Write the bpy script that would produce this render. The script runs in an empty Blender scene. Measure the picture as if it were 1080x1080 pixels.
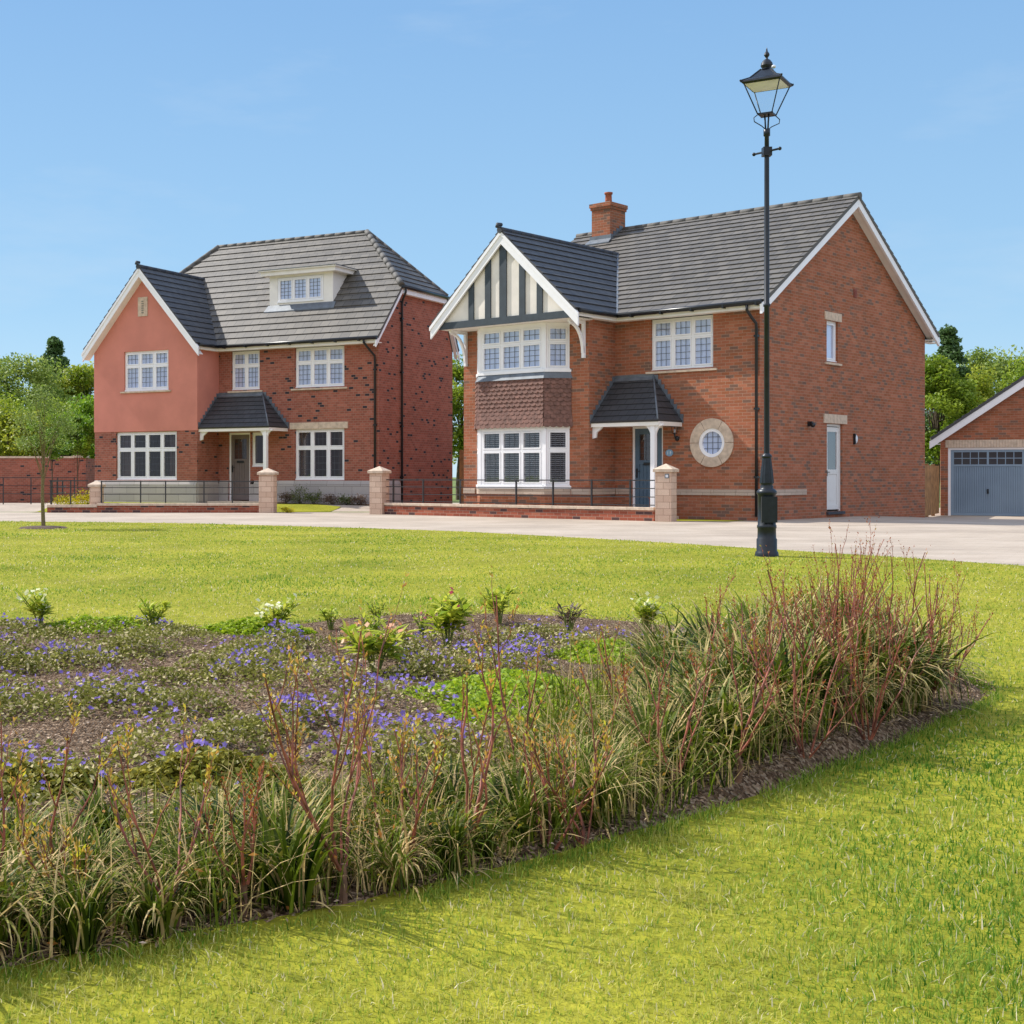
import bpy, bmesh, math, random
import numpy as np
from mathutils import Vector, Matrix
random.seed(11); rng = np.random.default_rng(11)
S = bpy.context.scene
C = S.collection
PI = math.pi
SUN_AZ, SUN_EL = math.radians(153), math.radians(44)      # azimuth measured from +x towards +y

# ------------------------------------------------------------------ colour / materials
def lin(h):
    if isinstance(h, str):
        h = tuple(int(h[i:i+2], 16)/255 for i in (0, 2, 4))
    return tuple((c/12.92 if c <= .04045 else ((c+.055)/1.055)**2.4) for c in h[:3]) + (1,)

def new_mat(name):
    m = bpy.data.materials.new(name); m.use_nodes = True
    nt = m.node_tree; N = nt.nodes; L = nt.links
    b = N['Principled BSDF']
    return m, N, L, b

def ramp(N, L, src, stops, interp='LINEAR'):
    r = N.new('ShaderNodeValToRGB'); r.color_ramp.interpolation = interp
    e = r.color_ramp.elements
    e[0].position, e[0].color = stops[0][0], stops[0][1]
    e[1].position, e[1].color = stops[1][0], stops[1][1]
    for p, c in stops[2:]:
        x = e.new(p); x.color = c
    L.new(src, r.inputs[0]); return r.outputs[0]

def noise(N, L, scale, coord='Object', detail=4, rough=.55, vec=None, sc3=None):
    n = N.new('ShaderNodeTexNoise'); n.inputs['Scale'].default_value = scale
    n.inputs['Detail'].default_value = detail; n.inputs['Roughness'].default_value = rough
    if vec is None:
        t = N.new('ShaderNodeTexCoord'); vec = t.outputs[coord]
    if sc3:
        mp = N.new('ShaderNodeMapping'); mp.inputs['Scale'].default_value = sc3
        L.new(vec, mp.inputs[0]); vec = mp.outputs[0]
    L.new(vec, n.inputs['Vector']); return n.outputs['Fac']

def mixc(N, L, fac, a, b, blend='MIX'):
    m = N.new('ShaderNodeMix'); m.data_type = 'RGBA'; m.blend_type = blend
    for s, v in ((m.inputs[0], fac), (m.inputs[6], a), (m.inputs[7], b)):
        if hasattr(v, 'links') or hasattr(v, 'is_linked'): L.new(v, s)
        else: s.default_value = v
    return m.outputs[2]

def bump(N, L, b, h, strength=.3, dist=.01):
    x = N.new('ShaderNodeBump'); x.inputs['Strength'].default_value = strength
    x.inputs['Distance'].default_value = dist
    L.new(h, x.inputs['Height']); L.new(x.outputs[0], b.inputs['Normal']); return x

def simple(name, col, rough=.5, metal=0, var=.08, nscale=6, spec=.5, coat=0, bmp=0, bscale=60):
    m, N, L, b = new_mat(name)
    c = lin(col)
    f = noise(N, L, nscale)
    d = tuple(max(0, v*(1-var*2)) for v in c[:3])+(1,); l = tuple(min(1, v*(1+var)) for v in c[:3])+(1,)
    L.new(ramp(N, L, f, [(.3, d), (.7, l)]), b.inputs['Base Color'])
    b.inputs['Roughness'].default_value = rough; b.inputs['Metallic'].default_value = metal
    b.inputs['Specular IOR Level'].default_value = spec
    b.inputs['Coat Weight'].default_value = coat
    if bmp: bump(N, L, b, noise(N, L, bscale), bmp, .004)
    return m

def brick_mat(name, stops, mortar, w=.225, h=.075, ms=.005, tonal=.25, bs=.6):
    """UV is in metres; a random value per brick picks its colour from stops"""
    m, N, L, b = new_mat(name)
    uv = N.new('ShaderNodeUVMap').outputs[0]
    def bt(off):
        t = N.new('ShaderNodeTexBrick'); t.offset = .5
        t.inputs['Color1'].default_value = (0, 0, 0, 1); t.inputs['Color2'].default_value = (1, 1, 1, 1)
        t.inputs['Mortar'].default_value = (.5, .5, .5, 1)
        t.inputs['Scale'].default_value = 1; t.inputs['Mortar Size'].default_value = ms
        t.inputs['Mortar Smooth'].default_value = .15
        t.inputs['Brick Width'].default_value = w; t.inputs['Row Height'].default_value = h
        L.new(uv, t.inputs[0]); return t
    t = bt(0)
    col = ramp(N, L, t.outputs['Color'], stops, 'CONSTANT' if len(stops) > 4 else 'LINEAR')
    big = noise(N, L, 1.1, 'UV', 5, .65)
    fine = noise(N, L, 45, 'UV', 3, .6)
    col = mixc(N, L, .9, col, ramp(N, L, big, [(.25, (1-tonal,)*3+(1,)), (.75, (1+tonal*.4,)*3+(1,))]), 'MULTIPLY')
    col = mixc(N, L, .6, col, ramp(N, L, fine, [(.25, (.72, .72, .72, 1)), (.75, (1.15, 1.15, 1.15, 1))]), 'MULTIPLY')
    col = mixc(N, L, t.outputs['Fac'], col, lin(mortar))
    L.new(col, b.inputs['Base Color']); b.inputs['Roughness'].default_value = .9
    b.inputs['Specular IOR Level'].default_value = .2
    inv = N.new('ShaderNodeMath'); inv.operation = 'SUBTRACT'; inv.inputs[0].default_value = 1
    L.new(t.outputs['Fac'], inv.inputs[1])
    ad = N.new('ShaderNodeMath'); ad.operation = 'MULTIPLY_ADD'; ad.inputs[1].default_value = .35
    L.new(fine, ad.inputs[0]); L.new(inv.outputs[0], ad.inputs[2])
    bump(N, L, b, ad.outputs[0], bs, .006)
    return m

M = {}
def L_(h, k=1.0): 
    c = lin(h); return (c[0]*k, c[1]*k, c[2]*k, 1)
# house with timber gable: warm orange-red multi brick with greyed bricks
M['brick_warm'] = brick_mat('warm_multi_brick', [(0, L_('7f6153')), (.1, L_('93634d')), (.22, L_('9f6144')), (.42, L_('ab694e')), (.62, L_('a3644a')), (.8, L_('b07156')), (.93, L_('99634c'))], 'a58873', tonal=.24)
M['brick_blue'] = brick_mat('red_brick_with_blue_headers', [(0, L_('3b343a')), (.045, L_('955a4a')), (.3, L_('a4614f')), (.55, L_('9c5c4b')), (.8, L_('ab6957'))], '9d8172', tonal=.24, w=.165)
M['brick_red'] = brick_mat('low_wall_red_brick', [(0, L_('5c4442')), (.12, L_('93503d')), (.4, L_('a9604a')), (.75, L_('9a5542')), (.9, L_('b06d55'))], 'a98d7c')
M['stone'] = brick_mat('buff_stone_blocks', [(0, L_('b8a595')), (1, L_('cbb8a6'))], '8d7d70', w=.6, h=.22, ms=.005, tonal=.15, bs=.25)
M['stone_pillar'] = brick_mat('pink_stone_blocks', [(0, L_('c8ab96')), (1, L_('d9bfaa'))], '9c8070', w=.3, h=.15, ms=.006, tonal=.12, bs=.3)
M['stone_grey'] = brick_mat('pale_grey_stone_blocks', [(0, L_('a9a3a0')), (1, L_('bab3ae'))], '7b7572', w=.62, h=.245, ms=.006, tonal=.12, bs=.3)
M['stone_plain'] = simple('cast_stone', 'cdb9a4', .85, var=.12, nscale=9, spec=.2, bmp=.2)
M['cement'] = simple('mortar_grey', '8c8a80', .95, var=.2, nscale=12, bmp=.5)
M['render'] = simple('salmon_render', 'cd8676', .95, var=.05, nscale=1.4, spec=.1, bmp=.35, bscale=140)
M['white'] = simple('white_upvc', 'f1f0f2', .35, var=.02, nscale=3)
M['cream_paint'] = simple('cream_white_paint', 'efeae3', .5, var=.04, nscale=2.5)
M['panel'] = simple('off_white_gable_panel', 'e6dfd6', .9, var=.06, nscale=2, bmp=.2)
M['timber_dark'] = simple('slate_blue_timber', '39434b', .6, var=.12, nscale=5, bmp=.2)
M['black_pl'] = simple('black_gutter_plastic', '16181c', .35, var=.1)
M['lead'] = simple('lead_flashing', '6d747c', .55, metal=.2, var=.15, nscale=5, bmp=.15)
M['lead_bar'] = simple('lead_glazing_bar', '4b4f57', .5)
M['terracotta'] = simple('terracotta_pot', 'a3573c', .8, var=.12)
M['ridge'] = simple('ridge_tile_grey', '5c5955', .75, var=.15, nscale=7, bmp=.2)
M['ridge_dark'] = simple('ridge_tile_dark', '3b3f47', .7, var=.15, nscale=7, bmp=.2)
M['iron'] = simple('painted_black_iron', '1d2126', .35, var=.1)
M['rail_iron'] = simple('estate_rail_grey', '3a3a3c', .45, metal=.3, var=.12)
M['lamp_iron'] = simple('glossy_blue_black_paint', '20262f', .38, var=.15, nscale=14, spec=.35)
M['lamp_under'] = simple('white_lamp_reflector', 'dfe1ea', .5)
M['door_blue'] = simple('blue_grey_door_paint', '50687c', .5, var=.05, nscale=3)
M['door_taupe'] = simple('taupe_door_paint', '6f6360', .55, var=.05, nscale=3)
M['door_white'] = simple('white_door', 'e0dedb', .4, var=.02)
M['garage_door'] = simple('blue_grey_steel', '7f93a6', .45, var=.04, nscale=2)
M['curtain'] = simple('sheer_white_curtain', 'd6e2fb', .95, var=.03)
M['blind'] = simple('slatted_blind', 'c9cacf', .8, var=.04)
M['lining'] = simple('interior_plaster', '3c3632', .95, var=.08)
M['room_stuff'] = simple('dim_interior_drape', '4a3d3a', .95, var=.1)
M['plaque'] = simple('blue_plaque', '7ca0bd', .3, var=.02)
M['white_paint'] = simple('white_enamel', 'dfe3ea', .4, var=.02)
M['red_box'] = simple('red_brown_meter_box', '8c4a3c', .7, var=.05)
M['mulch_ring'] = simple('bark_mulch_brown', '5b463a', .95, var=.4, nscale=60, bmp=.6)

def tile_mat(name, a, b_, joint, w=.33, gauge=.29):
    m, N, L, b = new_mat(name)
    uv = N.new('ShaderNodeUVMap').outputs[0]
    t = N.new('ShaderNodeTexBrick'); t.offset = .5
    t.inputs['Color1'].default_value = lin(a); t.inputs['Color2'].default_value = lin(b_)
    t.inputs['Mortar'].default_value = lin(joint)
    t.inputs['Scale'].default_value = 1; t.inputs['Mortar Size'].default_value = .009
    t.inputs['Brick Width'].default_value = w; t.inputs['Row Height'].default_value = gauge
    L.new(uv, t.inputs[0])
    f = noise(N, L, 2.3, 'UV', 5, .65)
    c = mixc(N, L, .8, t.outputs['Color'], ramp(N, L, f, [(.3, (.78, .78, .8, 1)), (.7, (1.12, 1.1, 1.06, 1))]), 'MULTIPLY')
    L.new(c, b.inputs['Base Color']); b.inputs['Roughness'].default_value = .62
    b.inputs['Specular IOR Level'].default_value = .45
    bump(N, L, b, noise(N, L, 70, 'UV'), .25, .003)
    return m
M['tile'] = tile_mat('grey_concrete_roof_tile', '57534e', '6a655e', '2b2b2e')
M['tile_dark'] = tile_mat('dark_slate_roof_tile', '48484b', '525253', '2a2a2c')
M['tile_porch'] = tile_mat('dark_porch_tile', '3a3b3e', '434447', '252628', w=.24, gauge=.2)
M['tile_hung'] = simple('plum_clay_tile', '7a574c', .75, var=.22, nscale=9, bmp=.2)

def glass_mat():
    m, N, L, b = new_mat('window_glass')
    N.remove(b); out = N['Material Output']
    g = N.new('ShaderNodeBsdfGlossy'); g.inputs['Roughness'].default_value = .02; g.inputs['Color'].default_value = (.95, .95, 1, 1)
    t = N.new('ShaderNodeBsdfTransparent'); t.inputs['Color'].default_value = (.95, .955, .97, 1)
    lw = N.new('ShaderNodeLayerWeight'); lw.inputs[0].default_value = .5
    pw = N.new('ShaderNodeMath'); pw.operation = 'POWER'; pw.inputs[1].default_value = 4; L.new(lw.outputs['Facing'], pw.inputs[0])
    fr = N.new('ShaderNodeMath'); fr.operation = 'MULTIPLY_ADD'; fr.inputs[1].default_value = .75; fr.inputs[2].default_value = .17; L.new(pw.outputs[0], fr.inputs[0])
    bp = N.new('ShaderNodeBump'); bp.inputs['Strength'].default_value = .04; bp.inputs['Distance'].default_value = .02
    L.new(noise(N, L, 3), bp.inputs['Height']); L.new(bp.outputs[0], g.inputs['Normal'])
    mx = N.new('ShaderNodeMixShader'); L.new(fr.outputs[0], mx.inputs[0]); L.new(t.outputs[0], mx.inputs[1]); L.new(g.outputs[0], mx.inputs[2])
    L.new(mx.outputs[0], out.inputs[0]); return m
M['glass'] = glass_mat()
def lampglass_mat():
    m, N, L, b = new_mat('clear_lantern_glass')
    N.remove(b); out = N['Material Output']
    g = N.new('ShaderNodeBsdfGlossy'); g.inputs['Roughness'].default_value = .03
    t = N.new('ShaderNodeBsdfTransparent'); t.inputs['Color'].default_value = (.97, .98, .99, 1)
    fr = N.new('ShaderNodeMath'); fr.operation = 'ADD'; fr.inputs[0].default_value = .02; fr.inputs[1].default_value = .02
    mx = N.new('ShaderNodeMixShader'); L.new(fr.outputs[0], mx.inputs[0]); L.new(t.outputs[0], mx.inputs[1]); L.new(g.outputs[0], mx.inputs[2])
    L.new(mx.outputs[0], out.inputs[0]); return m
M['lamp_glass'] = lampglass_mat()

def leaf_mat(name, a, b_, trans=.35, rough=.5, dry=None, spec=.3, mid=None):
    """per-leaf 'tint' attribute mixes two leaf colours"""
    m, N, L, b = new_mat(name); out = N['Material Output']
    at = N.new('ShaderNodeAttribute'); at.attribute_name = 'tint'
    stops = [(0, lin(a)), (.85 if dry else 1, lin(b_))]
    if dry: stops.append((.93, lin(dry)))
    if mid: stops.append((.42, lin(mid)))
    col = ramp(N, L, at.outputs['Fac'], stops)
    L.new(col, b.inputs['Base Color']); b.inputs['Roughness'].default_value = rough
    b.inputs['Specular IOR Level'].default_value = spec
    t = N.new('ShaderNodeBsdfTranslucent'); L.new(col, t.inputs[0])
    mx = N.new('ShaderNodeMixShader'); mx.inputs[0].default_value = trans
    L.new(b.outputs[0], mx.inputs[1]); L.new(t.outputs[0], mx.inputs[2]); L.new(mx.outputs[0], out.inputs[0])
    return m

# ------------------------------------------------------------------ mesh builder
class MB:
    def __init__(s, mat=None):
        s.v = []; s.f = []; s.mi = []; s.uv = []; s.mats = []; s.M = Matrix(); s.cur = 0; s.sm = []; s.smooth = False
        if mat: s.use(mat)
    def use(s, mat):
        if mat not in s.mats: s.mats.append(mat)
        s.cur = s.mats.index(mat); return s
    def poly(s, pts, uv=None):
        i = len(s.v); s.v += [tuple(s.M @ Vector(p)) for p in pts]
        s.f.append(tuple(range(i, i+len(pts)))); s.mi.append(s.cur); s.uv.append(uv); s.sm.append(s.smooth)
    def box(s, x0, x1, y0, y1, z0, z1):
        p = [(x0,y0,z0),(x1,y0,z0),(x1,y1,z0),(x0,y1,z0),(x0,y0,z1),(x1,y0,z1),(x1,y1,z1),(x0,y1,z1)]
        s.hull(p)
        return s
    def hull(s, p):      # 8 corners: bottom ring, top ring
        for q in ((0,3,2,1),(4,5,6,7),(0,1,5,4),(1,2,6,5),(2,3,7,6),(3,0,4,7)):
            s.poly([p[k] for k in q])
    def prism(s, ring, off):     # ring of points extruded by a vector
        o = Vector(off); r2 = [tuple(Vector(p)+o) for p in ring]; n = len(ring)
        s.poly(ring[::-1]); s.poly(r2)
        for k in range(n): s.poly([ring[k], ring[(k+1) % n], r2[(k+1) % n], r2[k]])
        return s
    def beam(s, a, b, off, dn):  # bar from a to b, thickness vector off, depth vector dn
        a, b, o, d = Vector(a), Vector(b), Vector(off), Vector(dn)
        s.hull([a, b, b+o, a+o, a+d, b+d, b+o+d, a+o+d]); return s
    def tube(s, pts, r, n=8, cap=True):
        pts = [Vector(p) for p in pts]; rs = r if isinstance(r, (list, tuple)) else [r]*len(pts)
        rings = []; up = None
        for k, p in enumerate(pts):
            t = (pts[min(k+1, len(pts)-1)]-pts[max(k-1, 0)]).normalized()
            if up is None: up = Vector((0,0,1)) if abs(t.z) < .9 else Vector((1,0,0))
            a = t.cross(up).normalized(); b = a.cross(t).normalized(); up = b
            rings.append([p + (a*math.cos(2*PI*j/n)+b*math.sin(2*PI*j/n))*rs[k] for j in range(n)])
        sm = s.smooth; s.smooth = True
        for k in range(len(rings)-1):
            for j in range(n):
                s.poly([rings[k][j], rings[k][(j+1) % n], rings[k+1][(j+1) % n], rings[k+1][j]])
        s.smooth = sm
        if cap: s.poly(rings[0][::-1]); s.poly(rings[-1])
        return s
    def lathe(s, prof, cx=0, cy=0, n=20):     # prof [(r,z)]
        sm = s.smooth; s.smooth = True
        for k in range(len(prof)-1):
            (r0, z0), (r1, z1) = prof[k], prof[k+1]
            for j in range(n):
                a0, a1 = 2*PI*j/n, 2*PI*(j+1)/n
                q = [(cx+r0*math.cos(a0), cy+r0*math.sin(a0), z0), (cx+r0*math.cos(a1), cy+r0*math.sin(a1), z0),
                     (cx+r1*math.cos(a1), cy+r1*math.sin(a1), z1), (cx+r1*math.cos(a0), cy+r1*math.sin(a0), z1)]
                if r1 < 1e-6: q = q[:3]
                elif r0 < 1e-6: q = [q[0], q[2], q[3]]
                s.poly(q)
        s.smooth = sm; return s
    def sphere(s, c, r, n=10, sx=1, sy=1, sz=1):
        o = s.M; s.M = o @ Matrix.Translation(c) @ Matrix.Diagonal((sx, sy, sz, 1))
        s.lathe([(max(0, r*math.sin(PI*k/n)), -r*math.cos(PI*k/n)) for k in range(n+1)], n=n+2); s.M = o; return s
    def mark(s): s.marks = getattr(s, 'marks', [])+[len(s.f)]; return s
    def build_pieces(s, name, parent, **kw):
        cuts = [0]+getattr(s, 'marks', [])+[len(s.f)]; out = []
        for a, b in zip(cuts[:-1], cuts[1:]):
            if b <= a: continue
            q = MB(); q.mats = s.mats; lo = min(min(f) for f in s.f[a:b]); hi = max(max(f) for f in s.f[a:b])+1
            q.v = s.v[lo:hi]; q.f = [tuple(i-lo for i in f) for f in s.f[a:b]]; q.mi = s.mi[a:b]; q.uv = s.uv[a:b]; q.sm = s.sm[a:b]
            out.append(q.build(name, parent, **kw))
        return out
    def build(s, name, parent=None, weld=True, bevel=0):
        me = bpy.data.meshes.new(name); me.from_pydata(s.v, [], s.f)
        for m in s.mats: me.materials.append(M[m] if isinstance(m, str) else m)
        me.polygons.foreach_set('material_index', s.mi)
        me.polygons.foreach_set('use_smooth', s.sm)
        uvl = me.uv_layers.new(name='UVMap').data
        for p, cu in zip(me.polygons, s.uv):
            if cu:
                for li, c in zip(p.loop_indices, cu): uvl[li].uv = c
                continue
            n = p.normal
            if abs(n.z) > .97:
                for li in p.loop_indices:
                    c = s.v[me.loops[li].vertex_index]; uvl[li].uv = (c[0], c[1])
            else:
                l = math.hypot(n.x, n.y); t = (-n.y/l, n.x/l)
                up = (-n.x*n.z/l, -n.y*n.z/l, l)
                for li in p.loop_indices:
                    c = s.v[me.loops[li].vertex_index]
                    uvl[li].uv = (c[0]*t[0]+c[1]*t[1], c[2] if abs(n.z) < .02 else c[0]*up[0]+c[1]*up[1]+c[2]*up[2])
        if weld:
            bm = bmesh.new(); bm.from_mesh(me)
            bmesh.ops.remove_doubles(bm, verts=bm.verts, dist=1e-5)
            bmesh.ops.recalc_face_normals(bm, faces=bm.faces)
            bm.to_mesh(me); bm.free()
        o = bpy.data.objects.new(name, me); C.objects.link(o)
        if parent: o.parent = parent
        if bevel:
            b = o.modifiers.new('Bevel', 'BEVEL'); b.width = bevel; b.segments = 2; b.limit_method = 'ANGLE'
        return o

def tag(o, label=None, cat=None, group=None, kind=None):
    if label: o['label'] = label
    if cat: o['category'] = cat
    if group: o['group'] = group
    if kind: o['kind'] = kind
    return o
def empty(name, loc, rz=0):
    o = bpy.data.objects.new(name, None); C.objects.link(o); o.location = loc; o.rotation_euler = (0,0,rz); o.empty_display_size = .2
    return o
def clone(root, loc=None, rz=None, scale=None):
    r = root.copy(); C.objects.link(r)
    if loc is not None: r.location = loc
    if rz is not None: r.rotation_euler = (0,0,rz)
    if scale is not None: r.scale = scale
    for ch in list(root.children):
        c = ch.copy(); C.objects.link(c); c.parent = r
        for g in ch.children:
            d = g.copy(); C.objects.link(d); d.parent = c
    return r
def fast(name, V, F, mat, tint=None, parent=None, smooth=False, extra_mats=(), mi=None):
    """V (n,3), F (m,k) numpy -> one mesh object"""
    me = bpy.data.meshes.new(name); k = F.shape[1]
    me.vertices.add(len(V)); me.vertices.foreach_set('co', V.astype(np.float32).ravel())
    me.loops.add(F.size); me.loops.foreach_set('vertex_index', F.astype(np.int32).ravel())
    me.polygons.add(len(F)); me.polygons.foreach_set('loop_start', np.arange(0, F.size, k, dtype=np.int32))
    me.polygons.foreach_set('loop_total', np.full(len(F), k, dtype=np.int32))
    me.materials.append(M[mat] if isinstance(mat, str) else mat)
    for m in extra_mats: me.materials.append(M[m])
    if mi is not None: me.polygons.foreach_set('material_index', mi.astype(np.int32))
    if smooth: me.polygons.foreach_set('use_smooth', np.ones(len(F), dtype=bool))
    me.update(calc_edges=True)
    if tint is not None:
        a = me.attributes.new('tint', 'FLOAT', 'POINT'); a.data.foreach_set('value', tint.astype(np.float32))
    o = bpy.data.objects.new(name, me); C.objects.link(o)
    if parent: o.parent = parent
    return o
def sstep(x, a, b):
    t = np.clip((np.asarray(x, float)-a)/(b-a), 0, 1); return t*t*(3-2*t)
def inside(px, py, poly):
    px = np.asarray(px, float); py = np.asarray(py, float); r = np.zeros(px.shape, bool); n = len(poly)
    for i in range(n):
        x0, y0 = poly[i]; x1, y1 = poly[(i+1) % n]
        if y0 == y1: continue
        c = ((y0 > py) != (y1 > py)) & (px < (x1-x0)*(py-y0)/(y1-y0)+x0); r ^= c
    return r

# ------------------------------------------------------------------ camera, sun, sky
cam_d = bpy.data.cameras.new('camera'); cam = bpy.data.objects.new('camera', cam_d); C.objects.link(cam)
EYE = 1.03
cam.location = (0, 0, EYE); cam.rotation_euler = (PI/2, 0, 0)
cam_d.sensor_width = 36; cam_d.lens = 36*1420/1080
cam_d.shift_x = 110/1080; cam_d.shift_y = -37/1080
cam_d.clip_start = .05; cam_d.clip_end = 6000
S.camera = cam
sd = bpy.data.lights.new('sun', 'SUN'); sun = bpy.data.objects.new('sun', sd); C.objects.link(sun)
sd.energy = 3.3; sd.angle = math.radians(.55); sd.color = (1, .95, .87)
sv = Vector((math.cos(SUN_AZ)*math.cos(SUN_EL), math.sin(SUN_AZ)*math.cos(SUN_EL), math.sin(SUN_EL)))
sun.rotation_euler = sv.to_track_quat('Z', 'Y').to_euler()
W = bpy.data.worlds.new('World'); S.world = W; W.use_nodes = True
wn = W.node_tree.nodes; wl = W.node_tree.links; bg = wn['Background']
sky = wn.new('ShaderNodeTexSky'); sky.sky_type = 'NISHITA'; sky.sun_disc = False
sky.sun_elevation = SUN_EL; sky.sun_rotation = PI/2-SUN_AZ
sky.altitude = 0; sky.air_density = 1.0; sky.dust_density = .1; sky.ozone_density = 1.5
# faint high cirrus towards the right
tc = wn.new('ShaderNodeTexCoord'); mp = wn.new('ShaderNodeMapping')
mp.inputs['Scale'].default_value = (2.2, 2.2, 9); mp.inputs['Rotation'].default_value = (0, .15, 0)
wl.new(tc.outputs['Generated'], mp.inputs[0])
cn = wn.new('ShaderNodeTexNoise'); cn.inputs['Scale'].default_value = 1.6; cn.inputs['Detail'].default_value = 7; cn.inputs['Roughness'].default_value = .6
wl.new(mp.outputs[0], cn.inputs['Vector'])
cr = wn.new('ShaderNodeValToRGB'); cr.color_ramp.elements[0].position = .55; cr.color_ramp.elements[0].color = (0,0,0,1)
cr.color_ramp.elements[1].position = .85; cr.color_ramp.elements[1].color = (.3,.3,.3,1); wl.new(cn.outputs['Fac'], cr.inputs[0])
cm = wn.new('ShaderNodeMix'); cm.data_type = 'RGBA'; wl.new(cr.outputs[0], cm.inputs[0]); wl.new(sky.outputs[0], cm.inputs[6]); cm.inputs[7].default_value = (2.6, 3.0, 3.4, 1)
# clear spring sky: even pale blue near the horizon, deeper above, overhead brightened for fill
sx = wn.new('ShaderNodeSeparateXYZ'); wl.new(tc.outputs['Generated'], sx.inputs[0])
gr = wn.new('ShaderNodeValToRGB'); e = gr.color_ramp.elements
e[0].position = 0; e[0].color = (1.95, 2.8, 3.4, 1); e[1].position = .8; e[1].color = (1.6, 2.5, 4.2, 1)
x_ = e.new(.12); x_.color = (1.29, 2.23, 3.2, 1); x_ = e.new(.33); x_.color = (.9, 1.73, 2.92, 1)
wl.new(sx.outputs['Z'], gr.inputs[0])
c2_ = wn.new('ShaderNodeMix'); c2_.data_type = 'RGBA'; c2_.inputs[0].default_value = .93
wl.new(sky.outputs[0], c2_.inputs[6]); wl.new(gr.outputs[0], c2_.inputs[7]); 
# brighter, whiter sky added behind the camera as fill for shaded house fronts
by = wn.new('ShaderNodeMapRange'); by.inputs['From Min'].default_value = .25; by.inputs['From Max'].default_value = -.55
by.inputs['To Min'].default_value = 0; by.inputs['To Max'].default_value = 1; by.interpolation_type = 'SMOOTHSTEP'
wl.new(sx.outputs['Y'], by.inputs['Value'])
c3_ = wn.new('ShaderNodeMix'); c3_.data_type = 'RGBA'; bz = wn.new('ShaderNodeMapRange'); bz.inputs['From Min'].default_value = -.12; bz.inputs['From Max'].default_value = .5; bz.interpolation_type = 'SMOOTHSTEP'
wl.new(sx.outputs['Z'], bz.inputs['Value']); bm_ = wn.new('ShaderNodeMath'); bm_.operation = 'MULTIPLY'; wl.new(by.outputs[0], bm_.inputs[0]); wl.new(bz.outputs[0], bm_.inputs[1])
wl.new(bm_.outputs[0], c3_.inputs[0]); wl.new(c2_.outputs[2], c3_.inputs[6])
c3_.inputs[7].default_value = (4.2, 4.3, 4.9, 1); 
lo = wn.new('ShaderNodeMapRange'); lo.inputs['From Min'].default_value = .17; lo.inputs['From Max'].default_value = .05; lo.interpolation_type = 'SMOOTHSTEP'  # dim low band added behind the camera to darken window reflections
wl.new(sx.outputs['Z'], lo.inputs['Value']); lm = wn.new('ShaderNodeMath'); lm.operation = 'MULTIPLY'; wl.new(by.outputs[0], lm.inputs[0]); wl.new(lo.outputs[0], lm.inputs[1])
c4_ = wn.new('ShaderNodeMix'); c4_.data_type = 'RGBA'; wl.new(lm.outputs[0], c4_.inputs[0]); wl.new(c3_.outputs[2], c4_.inputs[6]); c4_.inputs[7].default_value = (.62, .6, .68, 1)
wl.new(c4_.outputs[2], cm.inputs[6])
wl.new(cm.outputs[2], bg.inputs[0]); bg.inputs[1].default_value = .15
S.view_settings.view_transform = 'Standard'; S.view_settings.look = 'None'; S.view_settings.gamma = 1
S.view_settings.exposure = .85
S.render.engine = 'CYCLES'

# ------------------------------------------------------------------ ground
def zt(x, y):
    x = np.asarray(x, float); y = np.asarray(y, float)
    a = .175*sstep(y, 39.3, 41.2)*(1-sstep(x, .2, 2.2))*sstep(x, -14, -11.5)*(1-sstep(y, 50, 53))
    g = -.2*sstep(x, 11, 17)*sstep(y, 28, 40)
    return a+g
def sheet(name, xs, ys, dz, mat, mask=None):
    X, Y = np.meshgrid(xs, ys); Z = zt(X, Y)+dz
    V = np.stack([X.ravel(), Y.ravel(), Z.ravel()], 1); nx = len(xs)
    i, j = np.meshgrid(np.arange(nx-1), np.arange(len(ys)-1)); a = (j*nx+i).ravel()
    F = np.stack([a, a+1, a+nx+1, a+nx], 1)
    if mask is not None:
        cx = V[F][:, :, 0].mean(1); cy = V[F][:, :, 1].mean(1); F = F[mask(cx, cy)]
    return fast(name, V, F, mat, smooth=True)

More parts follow.
